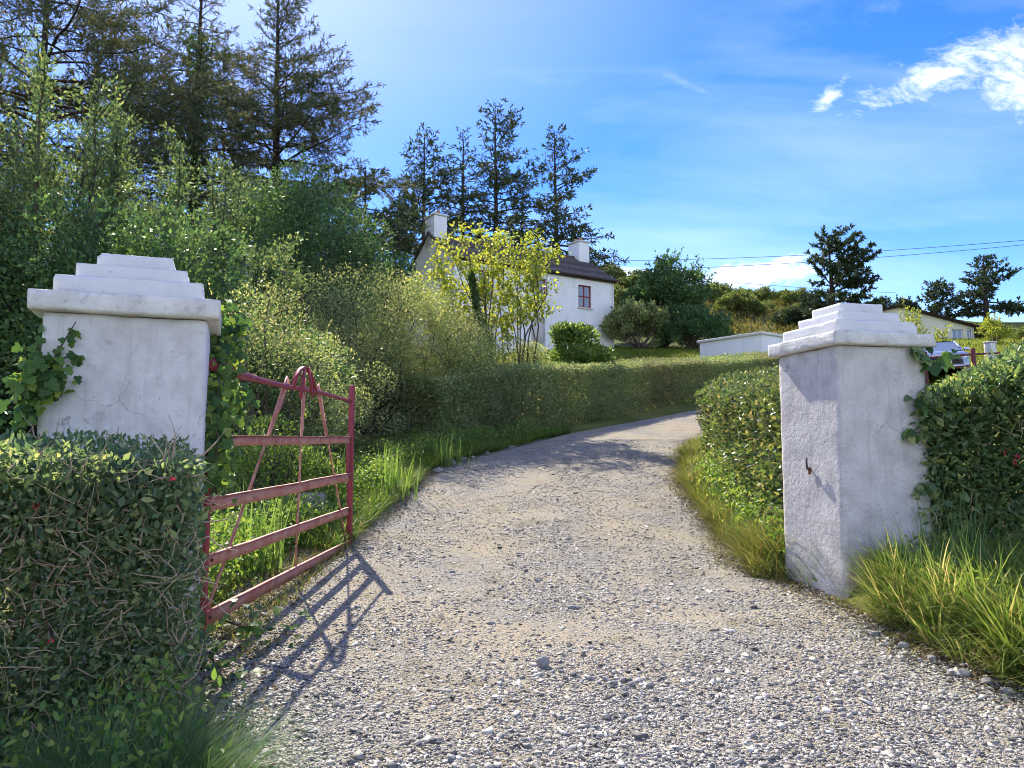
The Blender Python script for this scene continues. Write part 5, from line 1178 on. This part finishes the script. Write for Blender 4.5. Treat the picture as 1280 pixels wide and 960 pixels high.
def build_car():
    Y = 27.0; c = at(1200, 470, Y); z = ground(c[0], Y + 1) + .02; ang = R(200)   # nose towards the drive, seen from its front right
    ang = math.atan2(-.93, -.36)  # heading of the nose
    fr = Frame((c[0], Y + 1.6, z), ang)
    t = thing('parked_car', 'silver hatchback car parked behind the red rails and the fuchsia hedge', 'car', fr(0, 0, 0))
    # body cross-sections along the length: a (x), half width, z low, z high
    sec = [(2.05, .62, .30, .62), (1.98, .80, .22, .78), (1.6, .87, .20, .90), (.95, .89, .20, .99), (.75, .89, .20, 1.02), (-.2, .89, .20, 1.02), (-1.3, .88, .20, 1.02), (-1.85, .84, .22, 1.0), (-2.0, .74, .30, .9)]
    V, Fc = [], []
    prof = [(-1, 0), (-1.0, .45), (-.985, .75), (-.93, .93), (-.80, 1.0), (-.4, 1.03), (0, 1.04), (.4, 1.03), (.80, 1.0), (.93, .93), (.985, .75), (1.0, .45), (1, 0)]
    for a, w, z0, z1 in sec:
        for y, zz in prof: V.append(fr(a, y * w, z0 + (z1 - z0) * zz))
    k = len(prof)
    for i in range(len(sec) - 1):
        for j in range(k - 1): Fc.append([i * k + j, i * k + j + 1, (i + 1) * k + j + 1, (i + 1) * k + j])
    caps = [np.array([list(range(k))]), np.array([[len(V) - k + j for j in range(k)][::-1]])]
    obj('body', (np.array(V), [np.array(Fc)] + caps), M['silver'], t, True)
    # cabin: roof, pillars and glass
    G = [(.85, .80, 1.03), (.10, .64, 1.46), (-1.25, .62, 1.47), (-1.9, .76, 1.03)]
    ro = fr.poly([(.16, -.63, 1.455), (.16, .63, 1.455), (-.5, .64, 1.50), (-.5, -.64, 1.50), (-1.28, .60, 1.475), (-1.28, -.60, 1.475)], [[0, 1, 2, 3], [3, 2, 4, 5]])
    pil = []
    for s in (-1, 1):
        for (a0, w0, z0), (a1, w1, z1), r in ((G[0], G[1], .035), (G[2], G[3], .05), ((-.45, .80, 1.03), (-.45, .65, 1.47), .035)):
            pil.append(tube([fr(a0, s * w0, z0), fr((a0 + a1) / 2, s * (w0 + w1) / 2 * 1.01, (z0 + z1) / 2 + .01), fr(a1, s * w1, z1)], r, 6))
        pil.append(tube([fr(.14, s * .63, 1.455), fr(-.5, s * .64, 1.485), fr(-1.27, s * .61, 1.47)], .035, 6))
    obj('roof', join(ro, *pil), M['silver'], t)
    gl = fr.poly([(.84, -.76, 1.03), (.84, .76, 1.03), (.13, .60, 1.45), (.13, -.60, 1.45)], [[0, 1, 2, 3]])
    obj('windscreen', gl, M['glass'], t)
    for s in (-1, 1): obj('side_window', fr.poly([(.78, s * .79, 1.03), (-1.82, s * .78, 1.03), (-1.24, s * .625, 1.46), (.1, s * .635, 1.45)], [[0, 1, 2, 3]]), M['glass'], t)
    obj('rear_window', fr.poly([(-1.9, -.72, 1.03), (-1.9, .72, 1.03), (-1.3, .58, 1.46), (-1.3, -.58, 1.46)], [[0, 1, 2, 3]]), M['glass'], t)
    for s in (-1, 1):
        obj('headlight', fr.box(1.90, 2.015, s * .58 - .17, s * .58 + .17, .60, .74, .03), M['lamp'], t)
        mi = obj('wing_mirror', fr.box(.55, .72, s * .97 - .09, s * .97 + .09, 1.03, 1.16, .04), M['silver'], t)
    obj('grille', fr.box(2.0, 2.062, -.42, .42, .44, .6, .02), M['black_trim'], t)
    obj('bumper', fr.box(1.95, 2.09, -.72, .72, .26, .40, .04), M['silver'], t)
    obj('number_plate', fr.box(2.092, 2.105, -.26, .26, .42, .53, .003), M['plate'], t)
    for a in (1.3, -1.3):
        for s in (-1, 1):
            th = np.linspace(0, 2 * np.pi, 25)[:-1]
            ty = tube([fr(a, s * .70, .32), fr(a, s * .71, .32), fr(a, s * .88, .32), fr(a, s * .90, .32)], [.27, .32, .32, .27], 20)
            w = obj('wheel', ty, M['rubber'], t, True); obj('rim', tube([fr(a, s * .89, .32), fr(a, s * .91, .32)], [.2, .18], 14), M['silver'], w)
    # red rails in front of the car
    p0 = at(1168, 448, 24.0); p1 = at(1262, 440, 25.2)
    f = thing('red_fence', 'low dark red pole fence between the parked car and the hedge', 'fence', (p0[0], p0[1], p0[2] - 1.0))
    for dz in (0, -.36): obj('fence_rail', tube([p0 + [-.4, 0, dz], (p0 + p1) / 2 + [0, 0, dz + .03], p1 + [.4, 0, dz]], .032, 7), M['maroon_rail'], f, True)
    for k in (.50, -.12, 1.1):
        q = p0 + (p1 - p0) * k; obj('fence_post', box(q + [0, 0.0, -.45], (.13, .1, 1.35), .02, .2), M['maroon_rail'], f)
    q = at(1238, 435, 28.5); g = ground(q[0], q[1])
    o = thing('concrete_post', 'short grey concrete block post right of the parked car', 'post', (q[0], q[1], g))
    obj('block', rough_box((q[0], q[1], (q[2] + .18 + g) / 2), (.30, .30, q[2] + .18 - g), .3, .08, .03, .015, 6, 4), M['slab'], o, True)
    obj('cap', rough_box((q[0], q[1], q[2] + .215), (.34, .34, .06), .3, .06, .02, .01, 8, 4), M['slab'], o, True)
build_car()

# ------------------------------------------------------------------ right background trees, saplings, hill gorse, wires
def build_right():
    b = base_at(1047, 62); conifer('monterey_pine', 'wind-shaped dark pine with clumped limbs directly behind the hooked pillar cap', b, height_to(1045, 296, 62), .10, 3.6, 52, 'pine', None, (.42, 0), (-.03, 0), (.36, .14), 4.4, rad=.3, prof='dome', elev=(.0, .8), seed=44, tw_step=.3, gaps=.2, droop=.02, twl=.40, forks=[(.42, .1, 1.0, 3.6), (.3, -.2, .55, 3.2), (.2, .1, .25, 4.2), (.5, 2.8, 1.0, 2.6)])
    b = base_at(1240, 78); conifer('monterey_pine', 'wind-shaped dark pine right of the bungalow roof', b, height_to(1240, 322, 78), .10, 4.4, 54, 'pine', None, (.3, 0), (0, 0), (.38, .15), 3.0, rad=.3, prof='spruce', elev=(.05, .6), seed=43, tw_step=.32, gaps=.1, droop=.02)
    b = base_at(1182, 80); conifer('monterey_pine', 'dense small conifer peeping over the ridge of the bungalow', b, height_to(1182, 357, 80), .1, 2.4, 44, 'pine', None, (0, 0), (0, 0), (.4, .16), 3.0, prof='dome', elev=(.2, .9), seed=45, tw_step=.35)
    bush('bush', 'rounded evergreen at the left gable of the bungalow', 'bush', 1128, 376, 66, (1.9, 1.4), 6000, .22, .12, 'pine', K=26, spray=20)
    bush('bush', 'dark scrub at the foot of the wind-shaped pine behind the pillar cap', 'bush', 1000, 384, 66, (1.9, 1.6), 5000, .24, .13, 'pine', K=34, spray=20)
    bush('sapling', 'pale yellow-green sapling against the cream bungalow wall', 'tree', 1143, 384, 30, .42, 900, .10, .06, 'sycamore_leaf', K=14, spray=10)
    bush('sapling', 'small pale sapling in front of the bungalow window', 'tree', 1181, 402, 31, .22, 260, .10, .06, 'sycamore_leaf', K=10, spray=8)
    bush('sapling', 'pale leafy bush right of the bungalow porch', 'tree', 1246, 402, 44, .8, 1500, .12, .07, 'sycamore_leaf', K=16, spray=10)
    # distant gorse on the hill
    G = 'gorse bushes on the hill behind the house'
    protos = []; gb = base_at(850, 90); gpy = 565 - (gb[2] + 2.1 - EYE) / 90 * F
    for i in range(3):
        t = bush('gorse_bush', 'dark green gorse bush on the slope of the hill', 'bush', 850, gpy, 90, (1.5, 1.4), 3000, .28, .13, 'gorse', G, K=20, spray=14, spray_l=(.3, .7)); protos.append(t)
    r = np.random.default_rng(4); first = [True] * 3
    for i in range(60):
        y = r.uniform(74, 112); px = r.uniform(735, 1010); x = (px - 640) / F * y
        j = i % 3; o = protos[j] if first[j] else copy_tree(protos[j]); first[j] = False
        s = r.uniform(.4, .95); o.location = (x, y, ground(x, y) - .15); o.scale = (s * 1.25, s * 1.25, s); o.rotation_euler = (0, 0, r.uniform(0, 6.28))
    for i in range(26):
        y = r.uniform(48, 62); px = r.uniform(1010, 1330); x = (px - 640) / F * y
        if 1100 < px < 1235 : continue
        o = copy_tree(protos[i % 3]); s = r.uniform(.4, .8); o.location = (x, y, ground(x, y) - .1); o.scale = (s, s, s * .7); o['label'] = 'low scrub bush in the meadow beside the bungalow'; o['group'] = 'scrub bushes in the meadow'
    n = 900; y = r.uniform(60, 116, n); px = r.uniform(720, 1060, n); x = (px - 640) / F * y; k = rng.integers(0, n, 26000)
    P = np.stack([x, y, H(x, y)], -1)[k] + r.normal(0, .5, (26000, 3)); P[:, 2] = H(P[:, 0], P[:, 1]) + r.random(26000) ** 1.5 * .8 * (.3 + vnoise(P, .4, 4))
    o = obj('rough_grass', leaves(P, np.tile([0, 0, 1.], (26000, 1)), .42, .12, .3, .6), M['hill_grass']); tag(o, 'tussocky grass and bracken over the hill beyond the shed', 'rough grass', kind='stuff')
    # overhead wires with their poles
    M['wire'] = surf('grey_wire', [(.3, (.05, .05, .055)), (.7, (.08, .08, .085))], 5, 2, .6, .0)
    def wire(label, a, b, sag, rad):
        k = np.linspace(0, 1, 40)[:, None]; P = a + (b - a) * k; P[:, 2] -= sag * 4 * (k * (1 - k))[:, 0]
        o = obj('overhead_wire', tube(P, rad, 5), M['wire'], smooth=True); tag(o, label, 'wire')
    wire('highest thin overhead wire crossing the sky above the shed', at(690, 326, 74), at(1330, 296, 60), .55, .022)
    wire('second overhead wire just below the highest one over the pine', at(690, 339, 74), at(1330, 301, 60), .55, .022)
    wire('lowest overhead wire running behind the tall dark evergreen and the pine', at(780, 338, 74), at(1120, 366, 84), .3, .02)
build_right()
